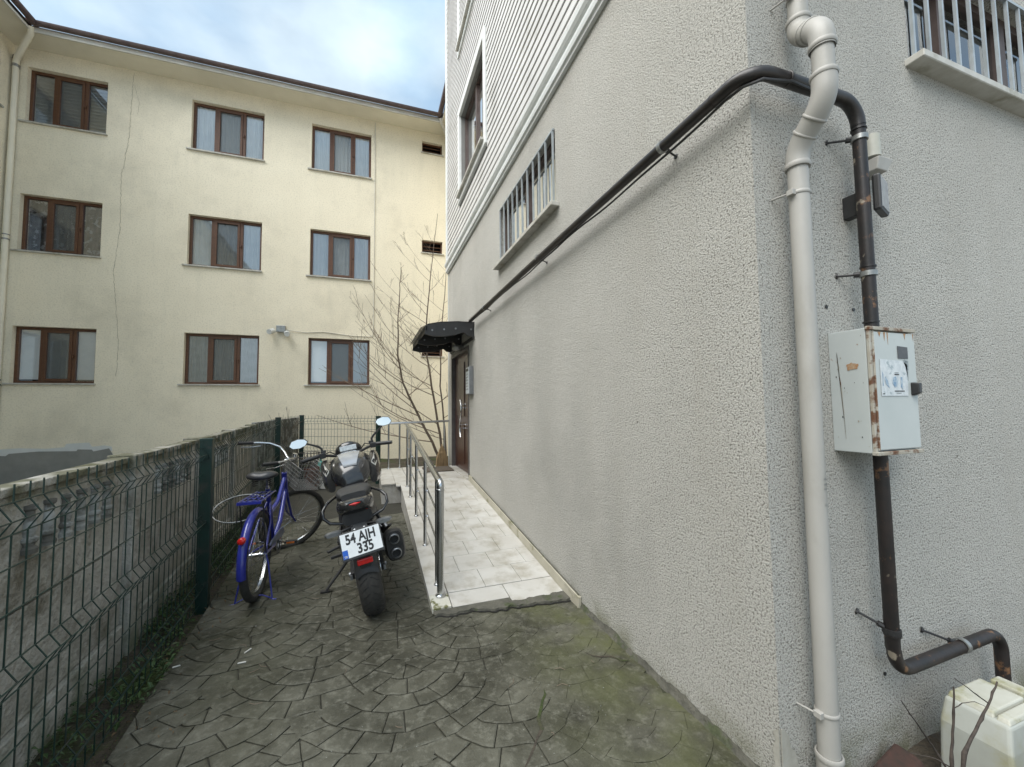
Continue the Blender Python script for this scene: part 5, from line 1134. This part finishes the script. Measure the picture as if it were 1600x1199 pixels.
# rack
m_ = MB()
for x in (-.075,-.038,0,.038,.075): m_.tube([(x*.9,.26,.765),(x,-.17,.768)], .0042 if abs(x) < .06 else .006, 8)
for y in (-.10,.00,.10,.25): m_.tube([(-.078,y,.762),(.078,y,.762)], .0042, 8)
m_.box(-.080,.080,-.180,-.170,.752,.772)
rk = P_(m_, 'rear_rack', M_blue_p, smooth=40)
m_ = MB()
for s in (-1,1): m_.tube([(s*.078,-.12,.762),(s*.074,-.08,.55),(s*.066,-.0,BR+.01)], .0055, 8)
m_.tube([(-.078,-.17,.76),(-.079,-.175,.62)], .004, 6)
obj('rack_strut', m_, M_black, rk, smooth=50, local=True)
m_ = MB(); m_.tube([(0,.302,.76),(0,.268,.875)], .0128, 12); P_(m_, 'seat_post', M_steel, smooth=50)
m_ = MB(); secs = []
for y, hw, zc, hh in ((.07,.045,.905,.02),(.09,.095,.912,.034),(.14,.118,.915,.038),(.20,.105,.912,.034),(.26,.060,.906,.030),(.33,.030,.900,.026),(.385,.022,.896,.022),(.40,.012,.893,.014)):
    secs.append([Vector((hw*cos(t)*(1 if abs(cos(t)) else 1), y, zc+hh*(sin(t) if sin(t) > 0 else .8*sin(t))-(.012*(1-min(1,abs(cos(t))*2)) if sin(t) > 0 and y < .22 else 0))) for t in [2*pi*k/18 for k in range(18)]])
m_.loft(secs); sd_ = P_(m_, 'saddle', M_sad, smooth=70)
m_ = MB()
for s in (-1,1): m_.tube([(s*.025,.36,.885),(s*.02,.25,.865),(s*.045,.12,.875)], .0035, 6); m_.tube([(s*.06,.13,.80+.008*k) if 0 else (s*(.05+.02*cos(k*1.57)),.13+.02*sin(k*1.57),.83+.004*k) for k in range(16)], .0035, 5)
obj('saddle_springs', m_, M_matte, sd_, smooth=50, local=True)
# stand
m_ = MB(); m_.tube([(-.066,0,BR),(-.085,-.01,.26),(-.125,-.06,.0)], .006, 8); m_.tube([(-.12,-.058,.012),(-.05,-.03,.035),(.05,-.03,.035),(.12,-.058,.012)], .0045, 6); m_.tube([(-.125,-.062,.006),(-.155,-.068,.003)], .007, 8); m_.tube([(.125,-.062,.006),(.155,-.068,.003)], .007, 8); m_.tube([(.066,0,BR),(.085,-.01,.26),(.125,-.06,.0)], .006, 8)
P_(m_, 'stand', M_blue_p, smooth=50)
# steered front end
AX0 = Vector((0,1.045,.33)); AXD = Vector((0,-.342,.94)).normalized(); SR = Matrix.Rotation(radians(-56), 4, AXD)
steer = lambda p: AX0+(SR.to_3x3() @ (Vector(p)-AX0))
def SP(mb, name, m, parent=bk, **k): mb.v = [tuple(steer(p)) for p in mb.v]; return obj(name, mb, m, parent, local=True, **k)
fw = wheel(bk, (0,1.09,BR), M_rub, steer=steer)
m_ = MB(); m_.box(-.004,.006,1.09-.10-.035,1.09-.10+.035,.33-.20,.33-.165); SP(m_, 'wheel_reflector', M_or, fw)
m_ = MB()
for s in (-1,1): m_.tube([(s*.012,.905,.665),(s*.042,.915,.655),(s*.052,.935,.60),(s*.055,1.03,.40),(s*.055,1.09,.33)], [.012,.013,.013,.011,.008], 10)
m_.tube([(-.045,.915,.66),(.045,.915,.66)], .013, 10); SP(m_, 'fork', M_blue_p, smooth=50)
m_ = MB(); m_.tube([(0,.862,.83),(0,.828,.935),(0,.835,.955),(0,.87,.965)], .0125, 12); SP(m_, 'stem', M_steel, smooth=50)
m_ = MB(); hb = []
for s in (1, -1):
    L_ = [(0,.875,.965),(s*.06,.875,.970),(s*.11,.865,1.0),(s*.17,.835,1.035),(s*.235,.76,1.045),(s*.27,.68,1.035),(s*.285,.60,1.025),(s*.29,.52,1.015)]
    hb = L_[::-1][:-1]+hb if s < 0 else hb+L_
m_.tube(hb, .0112, 12); hbar = SP(m_, 'handlebar', M_steel, smooth=60)
for s in (1,-1):
    m_ = MB(); m_.tube([(s*.282,.63,1.028),(s*.291,.505,1.014)], .0165, 12); SP(m_, 'grip', M_black, smooth=50)
    m_ = MB(); m_.tube([(s*.262,.70,1.030),(s*.265,.70,1.005),(s*.282,.63,.985),(s*.295,.54,.975)], [.006,.006,.005,.005], 8); SP(m_, 'brake_lever', M_steel, smooth=50)
    m_ = MB(); m_.tube([(s*.262,.72,1.045),(s*.20,.86,1.06),(s*.08,.98,.98),(s*.02,.95,.80),(0,.93,.68)], .003, 6); SP(m_, 'brake_cable', M_black, smooth=50)
m_ = MB(); m_.cyl((.10,.86,1.03),(.10,.86,1.06),.022,14); SP(m_, 'bell', M_steel, smooth=40)
# wire basket
bw = MB()
def bpt(u, v, z):  # u,v in -1..1
    t = (z-.70)/.22; hx, hy = .145+.05*t, .115+.035*t; return Vector((u*hx, 1.06+.02*t+v*hy, z))
N_ = 13
for i in range(N_+1):
    u = -1+2*i/N_
    for v in (-1, 1): bw.tube([bpt(u,v,.70), bpt(u,v,.92)], .0030, 4)
    bw.tube([bpt(u,-1,.70), bpt(u,1,.70)], .0030, 4)
for i in range(10):
    v = -1+2*i/9
    for u in (-1, 1): bw.tube([bpt(u,v,.70), bpt(u,v,.92)], .0030, 4)
    bw.tube([bpt(-1,v,.70), bpt(1,v,.70)], .0030, 4)
for i in range(7):
    z = .70+.22*i/6; bw.tube([bpt(-1,-1,z),bpt(1,-1,z),bpt(1,1,z),bpt(-1,1,z),bpt(-1,-1,z)], .0030 if i < 6 else .005, 4)
SP(bw, 'front_basket', mat('grey_coated_wire', (.20,.20,.19), (.12,.12,.115), 20, .5))
# cable lock looped over the rack and saddle tube
lk = thing('cable_lock', 'grey cable lock hanging in a wide loop from the blue bicycle towards the fence', 'lock', (-2.5, 2.85, .65))
m_ = MB(); pts = []
for k in range(30):
    t = 2*pi*k/30; pts.append(Vector((-2.46-.18*cos(t), 2.80-.05*cos(t)+.12*sin(t), .635+.085*sin(t)+.05*cos(t)*0)))
m_.tube(pts, .0055, 8, closed=True); m_.tube([(-2.29,2.84,.66),(-2.25,2.82,.74),(-2.26,2.80,.80),(-2.30,2.80,.72)], .0055, 8); obj('cable', m_, M_clamp, lk, smooth=60)
m_ = MB(); m_.cyl((-2.29,2.84,.63),(-2.27,2.84,.70),.012,10); obj('barrel', m_, M_black, lk, smooth=40)

# ------------------------------------------------------------------ motorcycle (local coordinates, leaning on its side stand)
mo = thing('motorcycle', 'black and silver naked motorcycle leaning on its side stand beside the ramp', 'motorcycle', (-1.40, 1.99, 0), (0, radians(-10.5), radians(2.5)))
def Q(mb, name, m, parent=mo, **k): return obj(name, mb, m, parent, local=True, **k)
M_silver = mat('silver_tank_paint', (.42,.44,.47), (.37,.39,.42), 8, .22, metal=.35, clear=.6)
M_tankb = mat('black_tank_paint', (.014,.014,.015), (.022,.022,.023), 8, .22, clear=.7)
M_seat = mat('black_seat_vinyl', (.026,.026,.027), (.036,.036,.036), 40, .55, bump=.15, bscale=200)
M_mir = mat('mirror_glass', (.88,.87,.84), None, rough=.03, metal=1)
def sec(y, zc, hw, hh, e=2.6, n=20, x=0, shear=0):
    out = []
    for k in range(n):
        t = 2*pi*k/n; c, s = cos(t), sin(t)
        out.append(Vector((x+hw*math.copysign(abs(c)**(2/e), c), y+shear*s*hh, zc+hh*math.copysign(abs(s)**(2/e), s))))
    return out
def L(rows, **k): m_ = MB(); m_.loft([sec(*r, **k) for r in rows]); return m_
# wheels
WR = .305
def mwheel(c, half, name):
    m_ = MB(); prof = []
    for k in range(13):
        a = -pi/2+pi*k/12; prof.append((WR-.055+.055*cos(a)**.9 if cos(a) > 1e-6 else WR-.055, half*sin(a)))
    prof += [(WR-.085,half*.86),(WR-.085,-half*.86)]
    m_.lathe(prof, c, (1,0,0), 48, closed=True); w_ = Q(m_, name, M_rub, smooth=40)
    m_ = MB(); m_.lathe([(WR-.083,-half*.85),(WR-.11,-half*.6),(WR-.11,half*.6),(WR-.083,half*.85),(WR-.095,0)], c, (1,0,0), 40, closed=True)
    C = Vector(c)
    for k in range(5):
        a = k*2*pi/5
        for da in (-.16,.16): m_.bar(C+Vector((0,.04*cos(a),.04*sin(a))), C+Vector((0,(WR-.105)*cos(a+da),(WR-.105)*sin(a+da))), .03, .016, (1,0,0))
    m_.cyl(C-Vector((.06,0,0)), C+Vector((.06,0,0)), .035, 18); obj('rim', m_, M_matte, w_, local=True, smooth=40)
    m_ = MB()
    for k in range(36):  # tread grooves as thin raised blocks
        a = 2*pi*k/36
        for s in (-1,1):
            y1, y2 = a+.0, a+.10
            p = lambda an, x_, r_: C+Vector((x_, r_*cos(an), r_*sin(an)))
            rr_ = lambda x_: WR-.055+.055*cos(math.asin(min(1,abs(x_)/half)))**.9+.0016
            m_.tube([p(y1, s*half*.15, rr_(half*.15)), p(y1+.06, s*half*.5, rr_(half*.5)), p(y2+.03, s*half*.8, rr_(half*.8))], .0022, 4)
    obj('tread', m_, M_black, w_, local=True)
    return w_
mwheel((0,0,WR), .076, 'wheel'); fwc = (0,1.345,WR); mwheel(fwc, .052, 'wheel')
m_ = MB(); m_.lathe([(.11,-.002),(.12,-.002),(.12,.002),(.06,.002),(.06,-.002)], (.085,0,WR), (1,0,0), 30, closed=True); Q(m_, 'brake_disc', M_steel)
m_ = MB(); m_.lathe([(.10,-.003),(.105,0),(.10,.003),(.04,.003),(.04,-.003)], (-.085,0,WR), (1,0,0), 30, closed=True); Q(m_, 'sprocket', M_alu)
m_ = MB(); 
for z0, z1 in ((.405,.41),(.205,.30)):
    p, q_ = Vector((-.085,0,z0)), Vector((-.085,.50,z1)); n_ = 26
    for k in range(n_): a_ = p+(q_-p)*k/n_; b_ = p+(q_-p)*(k+.7)/n_; m_.bar(a_, b_, .012, .016, (1,0,0))
Q(m_, 'chain', M_alu)
m_ = MB()
for s in (-1,1): m_.bar((s*.10,-.05,WR),(s*.10,.30,.36),.028,.05,(0,0,1)); m_.bar((s*.10,.30,.36),(s*.06,.52,.40),.028,.05,(0,0,1))
Q(m_, 'swingarm', M_matte, bev=.006)
m_ = MB()
for s in (-1,1): m_.cyl((s*.115,-.0,WR),(s*.128,0,WR),.016,12); m_.box(s*.112-.008,s*.112+.008,-.075,-.03,WR-.015,WR+.015)
Q(m_, 'axle_adjuster', M_alu, smooth=40)
# engine, frame, exhaust
Q(L([(.45,.42,.10,.14),(.62,.42,.16,.17),(.80,.45,.15,.18),(.92,.50,.10,.13)], e=4), 'engine', M_matte, smooth=40)
m_ = MB()
for s in (-1,1): m_.cyl((s*.10,.62,.36),(s*.19,.62,.36),.085,22); m_.cyl((s*.19,.62,.36),(s*.20,.62,.36),.06,18)
Q(m_, 'engine_cover', M_alu, smooth=40)
m_ = MB()
for s in (-1,1):
    m_.bar((s*.07,.30,.78),(s*.09,.55,.70),.03,.05); m_.bar((s*.09,.55,.70),(s*.07,.95,.95),.03,.06); m_.bar((s*.09,.48,.40),(s*.09,.42,.74),.03,.06); m_.bar((s*.07,.30,.78),(s*.06,-.20,.80),.022,.03)
Q(m_, 'frame', M_matte, bev=.006)
Q(L([(.22,.60,.09,.12),(.36,.62,.12,.13),(.50,.60,.10,.12)], e=4), 'airbox', M_black, smooth=40)
m_ = MB(); m_.tube([(.0,.32,.42),(.0,.25,.74)], .028, 14); Q(m_, 'rear_shock', M_black, smooth=40)
# twin-outlet muffler on the right
mf = L([(.34,.345,.045,.05),(.24,.37,.065,.095),(.02,.42,.072,.115),(-.10,.445,.068,.112),(-.125,.45,.058,.10)], e=3.2, x=.205); Qm = Q(mf, 'muffler', M_matte, smooth=40)
m_ = MB()
for z_ in (.500,.400):
    m_.lathe([(.030,.0),(.036,-.004),(.036,.03),(.030,.034)], (.205,-.118,z_), (0,-1,0), 18, closed=True)
obj('outlet_ring', m_, M_alu, Qm, local=True, smooth=40)
m_ = MB()
for z_ in (.500,.400): m_.cyl((.205,-.120,z_),(.205,-.128,z_),.031,16)
obj('outlet_bore', m_, mat('bore_black', (.006,.006,.006)), Qm, local=True)  # near-black discs stand in for the open outlet holes
m_ = MB(); m_.tube([(.205,.34,.345),(.17,.45,.22),(.06,.60,.19),(.03,.85,.20),(.03,.98,.40)], .024, 12); Q(m_, 'exhaust_pipe', M_alu, smooth=50)
for s in (-1,1):
    m_ = MB(); m_.bar((s*.09,.36,.50),(s*.17,.18,.47),.012,.05); m_.bar((s*.09,.30,.72),(s*.17,.18,.49),.012,.03); q = Q(m_, 'footpeg_bracket', M_matte, bev=.004)
    m_ = MB(); m_.bar((s*.165,.17,.49),(s*.205,.10,.54),.03,.016) if s > 0 else m_.bar((s*.165,.17,.47),(s*.25,.14,.46),.03,.016); obj('footpeg', m_, M_black, q, local=True, bev=.003)
    m_ = MB(); m_.bar((s*.14,.42,.33),(s*.26,.40,.33),.03,.02); Q(m_, 'rider_footpeg', M_black, bev=.003)
# side stand, touching the ground on the leaning side
st_end = Vector((-.335,.44,.085))
m_ = MB(); m_.tube([(-.10,.52,.29),(-.20,.48,.20),st_end], [.014,.012,.010], 10); m_.obox(st_end+Vector((-.01,0,-.005)),(.035,0,-.006),(0,.02,0),(0,0,.005)); Q(m_, 'side_stand', M_matte, smooth=40)
# tank and shrouds
Q(L([(.36,.90,.09,.07),(.42,.925,.135,.095),(.52,.95,.165,.115),(.66,.965,.175,.12),(.78,.965,.165,.11),(.88,.95,.13,.09),(.93,.94,.08,.07)], e=2.5), 'tank', M_tankb, smooth=60)
m_ = MB(); rows = []
for y, zc, hh, hw in ((.395,.925,.088,.050),(.44,.93,.101,.058),(.52,.95,.119,.075),(.62,.963,.125,.088),(.72,.968,.122,.095),(.80,.965,.110,.098),(.86,.955,.097,.095)):
    top_ = [Vector((hw*u, y, zc+hh*(1-abs(u*hw/.17)**2.5)**(1/2.5)+.003)) for u in (-1,-.6,-.2,.2,.6,1)]; rows.append(top_+[p-Vector((0,0,.012)) for p in reversed(top_)])
m_.loft(rows); tk_ = Q(m_, 'tank_panel', M_silver, smooth=50)
m_ = MB(); m_.cyl((0,.78,1.070),(0,.785,1.084),.032,20); obj('fuel_cap', m_, M_matte, tk_, local=True, smooth=40)
for s in (-1,1):
    rows = [sec(.50,.90,.030,.09,3,14,x=s*.165), sec(.62,.915,.040,.12,3,14,x=s*.185), sec(.76,.92,.045,.135,3,14,x=s*.20), sec(.90,.90,.04,.11,3,14,x=s*.195), sec(1.0,.88,.02,.06,3,14,x=s*.18)]
    m_ = MB(); m_.loft(rows); sh = Q(m_, 'tank_shroud', M_blackg, smooth=50)
    m_ = MB(); m_.add([(s*.165,.495,.99),(s*.20,.60,1.035),(s*.215,.80,1.055),(s*.235,.78,1.02),(s*.222,.62,.985),(s*.195,.50,.955)],[(0,1,2,3,4,5)])
    m_.v += [(x, y, z-.012) for x, y, z in m_.v]; m_.f += [(6,7,8,9,10,11)]+[(i,(i+1)%6,6+(i+1)%6,6+i) for i in range(6)]; obj('shroud_accent', m_, M_pw, sh, local=True, bev=.002)
# seat and tail
Q(L([(.40,.83,.09,.035),(.30,.815,.125,.040),(.18,.815,.13,.042),(.12,.83,.12,.040)], e=3), 'rider_seat', M_seat, smooth=50)
Q(L([(.16,.855,.095,.030),(.12,.862,.115,.034),(.0,.872,.118,.034),(-.12,.878,.105,.030),(-.17,.875,.08,.022)], e=3.6), 'pillion_seat', M_seat, smooth=50)
Q(L([(.30,.76,.115,.05),(.10,.785,.125,.062),(-.05,.80,.120,.062),(-.18,.812,.118,.058),(-.26,.83,.085,.036),(-.28,.832,.06,.025)], e=3), 'tail_cowl', M_tankb, smooth=50)
Q(L([(.05,.70,.13,.07),(-.10,.715,.12,.06),(-.20,.735,.095,.05)], e=3), 'under_tail', M_black, smooth=50)
m_ = MB(); m_.loft([[Vector((x_*1.0,-.235+abs(x_)*.35,.805)), Vector((x_,-.272+abs(x_)*.35,.845)), Vector((x_,-.25+abs(x_)*.35,.856))] for x_ in (-.07,-.03,0,.03,.07)]); m_.v = [(x, y-.022, z) for x, y, z in m_.v]
tl = Q(m_, 'tail_light', M_red, smooth=50)
m_ = MB(); m_.loft([[Vector((s_*.02+.05,-.215,.775)),Vector((s_*.02+.05,-.235,.815)),Vector((s_*.02+.05,-.205,.80))] for s_ in (-1,1)]); obj('light_side', m_, M_red, tl, local=True)
for s in (-1,1):
    m_ = MB(); m_.tube([(s*.09,.10,.855),(s*.13,.0,.862),(s*.175,-.10,.852),(s*.205,-.16,.82),(s*.205,-.17,.775),(s*.17,-.18,.735),(s*.09,-.18,.71),(s*.05,-.17,.705)], .0105, 10); Q(m_, 'grab_rail', M_blackg, smooth=60)
    m_ = MB(); m_.tube([(s*.04,-.21,.685),(s*.115,-.245,.680)], .009, 8); q = Q(m_, 'turn_signal', M_black, smooth=50)
    m_ = MB(); m_.loft([sec(-.225,.680,.045,.014,3,12,x=s*.155), sec(-.245,.680,.055,.018,3,12,x=s*.158), sec(-.27,.680,.045,.013,3,12,x=s*.155)]); obj('signal_lens', m_, M_alu, q, local=True, smooth=50)
# plate hanger
m_ = MB(); m_.bar((0,-.10,.72),(0,-.27,.655),.10,.02); m_.bar((-.03,-.26,.68),(-.03,-.335,.60),.016,.014); m_.bar((.03,-.26,.68),(.03,-.335,.60),.016,.014); Q(m_, 'plate_hanger', M_alu, bev=.003)
pc = Vector((.0,-.335,.605)); tl_ = radians(20); pu = Vector((0, -sin(tl_)*-1, cos(tl_))); pu = Vector((0, sin(tl_), cos(tl_))); pn_ = Vector((0, -cos(tl_), sin(tl_))); pxv = Vector((1,0,0))
rotp = radians(1.5); px2 = pxv*cos(rotp)+pu*sin(rotp); pu2 = pu*cos(rotp)-pxv*sin(rotp)
m_ = MB(); m_.obox(pc-pn_*.004, px2*.128, pu2*.087, pn_*.004); plt = Q(m_, 'number_plate', M_black, bev=.003)
m_ = MB(); m_.obox(pc+pn_*.0015+pu2*.004, px2*.120, pu2*.075, pn_*.0012); obj('plate_face', m_, mat('white_plate', (.72,.75,.76), (.66,.69,.70), 30, .35), plt, local=True)
m_ = MB(); m_.obox(pc+pn_*.0032-px2*.104-pu2*.045, px2*.0155, pu2*.026, pn_*.0005); obj('plate_band', m_, mat('plate_blue', (.01,.09,.45), None, rough=.4), plt, local=True)
def text_obj(txt, size, centre, ux, uy, n_, m, parent, name, bold=.0, sx=1.0):
    cu = bpy.data.curves.new('txt', 'FONT'); cu.body = txt; cu.size = size; cu.align_x = 'CENTER'; cu.align_y = 'CENTER'; cu.offset = bold; cu.extrude = .0003
    to = bpy.data.objects.new('txt', cu); col.objects.link(to); dg = bpy.context.evaluated_depsgraph_get(); dg.update()
    me = bpy.data.meshes.new_from_object(to.evaluated_get(dg)); bpy.data.objects.remove(to)
    mt = Matrix((ux*sx, uy, n_)).transposed().to_4x4(); mt.translation = centre; me.transform(mt); me.materials.clear(); me.materials.append(m)
    o = bpy.data.objects.new(name, me); col.objects.link(o); o.parent = parent; return o
M_ink = mat('plate_black_ink', (.012,.012,.012), None, rough=.5)
text_obj('54 AJH', .083, pc+pn_*.0034+pu2*.036, px2, pu2, pn_, M_ink, plt, 'plate_lettering', .0026, .76)
text_obj('335', .084, pc+pn_*.0034-pu2*.034+px2*.018, px2, pu2, pn_, M_ink, plt, 'plate_lettering', .0026, .80)
text_obj('TR', .020, pc+pn_*.0042-px2*.104-pu2*.061, px2, pu2, pn_, M_pw, plt, 'plate_lettering', .0004, .9)
# mudguard hugging the tyre with red reflector
m_ = MB(); secs = []
for k in range(12):
    a = radians(95+k*6.2); r_ = WR+.018; row = []
    for j in range(7): b = -1+2*j/6; row.append(Vector((.072*b, r_*cos(a)-.012*b*b*cos(a), WR+r_*sin(a)-.03*b*b)))
    secs.append(row+[p-Vector((0,0,.004)) for p in reversed(row)])
m_.loft(secs); Q(m_, 'tyre_hugger', M_black, smooth=50)
m_ = MB(); m_.obox((0,-.312,.485),(.036,0,0),(0,.005,0),(0,0,.05)); m_.v = [(x, y, z) for x, y, z in m_.v]; Q(m_, 'lower_mudguard', M_black, bev=.003)
m_ = MB(); m_.box(-.048,.048,-.340,-.320,.462,.498); Q(m_, 'red_reflector', M_red, bev=.005)
# forks, headlight, dash, handlebar
m_ = MB()
for s in (-1,1): m_.cyl((s*.09,.93,1.02),(s*.09,1.18,.60),.025,14); m_.cyl((s*.09,1.15,.66),(s*.09,1.33,.30),.032,14)
m_.bar((-.11,.93,1.0),(.11,.93,1.0),.05,.03); m_.bar((-.11,1.01,.88),(.11,1.01,.88),.05,.04); Q(m_, 'fork', M_matte, smooth=40)
Q(L([(1.02,.93,.10,.10),(1.12,.93,.12,.11),(1.20,.91,.09,.07)], e=2.4), 'headlight_housing', M_blackg, smooth=50)
m_ = MB(); secs = []
for k in range(12):
    a = radians(40+k*10); r_ = WR+.02; secs.append([Vector((.055*b, fwc[1]+(r_-.012*b*b)*cos(a), WR+(r_-.012*b*b)*sin(a))) for b in (-1,-.5,0,.5,1)]+[Vector((.055*b, fwc[1]+(r_-.004-.012*b*b)*cos(a), WR+(r_-.004-.012*b*b)*sin(a))) for b in (1,.5,0,-.5,-1)])
m_.loft(secs); Q(m_, 'front_mudguard', M_tankb, smooth=50)
m_ = MB(); secs = []
for y, r_, z0 in ((.915,.060,1.075),(.925,.092,1.075),(.95,.104,1.078),(1.0,.10,1.078),(1.05,.075,1.075)):
    secs.append([Vector((r_*1.12*cos(pi*k/14), y-.0+.00*k, z0+r_*.80*sin(pi*k/14))) for k in range(15)]+[Vector((-r_*1.1,y,z0-.02)), Vector((r_*1.1,y,z0-.02))])
m_.loft(secs); ds = Q(m_, 'instrument_cowl', M_blackg, smooth=50)
m_ = MB(); m_.obox((0,.905,1.105),(.072,0,0),(0,.008,.022),(0,-.003,.002)); m_.v = [(x, y, z) for x, y, z in m_.v]; obj('display', m_, mat('grey_display', (.50,.54,.56), (.30,.33,.35), 40, .15), ds, local=True, bev=.003)
m_ = MB(); hbp = [(-.36,.78,1.085),(-.24,.825,1.095),(-.16,.87,1.075),(-.08,.905,1.045),(0,.91,1.04),(.08,.905,1.045),(.16,.87,1.075),(.24,.825,1.095),(.36,.78,1.085)]
m_.tube(hbp, .012, 12); Q(m_, 'handlebar', M_matte, smooth=60)
for s in (-1,1):
    m_ = MB(); m_.tube([(s*.245,.823,1.095),(s*.365,.778,1.085)], .0175, 12); m_.tube([(s*.365,.778,1.085),(s*.38,.772,1.084)], .016, 12); Q(m_, 'grip', M_black, smooth=50)
    m_ = MB(); m_.obox((s*.215,.835,1.09),(.026,s*-.008,0),(.0,.022,0),(0,0,.024)); m_.obox((s*.205,.87,1.12),(.022,0,0),(0,.02,0),(0,0,.012)); Q(m_, 'switch_box', M_black, bev=.006)
    m_ = MB(); m_.tube([(s*.19,.88,1.09),(s*.23,.89,1.085),(s*.37,.85,1.075)], [.008,.007,.005], 8); Q(m_, 'lever', M_black, smooth=50)
    m_ = MB(); m_.tube([(s*.21,.86,1.10),(s*.215,.865,1.15),(s*.235,.865,1.175),(s*.325,.85,1.225 if s < 0 else 1.245)], [.009,.010,.010,.007], 8); ms = Q(m_, 'mirror_stem', M_black, smooth=50)
    cx2, cz2 = (s*.385, 1.235) if s < 0 else (.345, 1.285)
    shp = [(-.070,-.008),(-.045,-.034),(.005,-.040),(.050,-.026),(.070,.006),(.050,.030),(.0,.042),(-.050,.030)]
    til = .40 if s < 0 else .10; yawm = -.12*s
    fn = lambda u, v, t: Vector((cx2+s*u*-1*1.0, .842+t*cos(til)-v*sin(til)*-1*-1*-1+(s*u*-1)*yawm, cz2+v*cos(til)+t*sin(til)*0))
    def fn(u, v, t): 
        return Vector((cx2-s*u, .842+t-(-v)*sin(til)*1.0+(-s*u)*yawm, cz2+v*cos(til)))
    m_ = MB(); m_.prism(shp, lambda u, v, t: fn(u*1.08, v*1.12, .004+t*1.0), .022); mh = Q(m_, 'mirror', M_black, bev=.006)
    m_ = MB(); m_.prism(shp, lambda u, v, t: fn(u, v, .0025-t), .001); obj('mirror_glass', m_, M_mir, mh, local=True)
m_ = MB(); m_.tube([(-.22,.86,1.09),(-.16,.96,1.10),(-.06,1.0,1.02),(-.02,.98,.9)], .005, 6); m_.tube([(.22,.86,1.09),(.15,.98,1.11),(.05,1.02,1.0),(.02,.98,.9)], .005, 6); m_.tube([(.20,.86,1.08),(.10,.98,1.06),(.03,.97,.96)], .004, 6); Q(m_, 'control_cables', M_black, smooth=60)
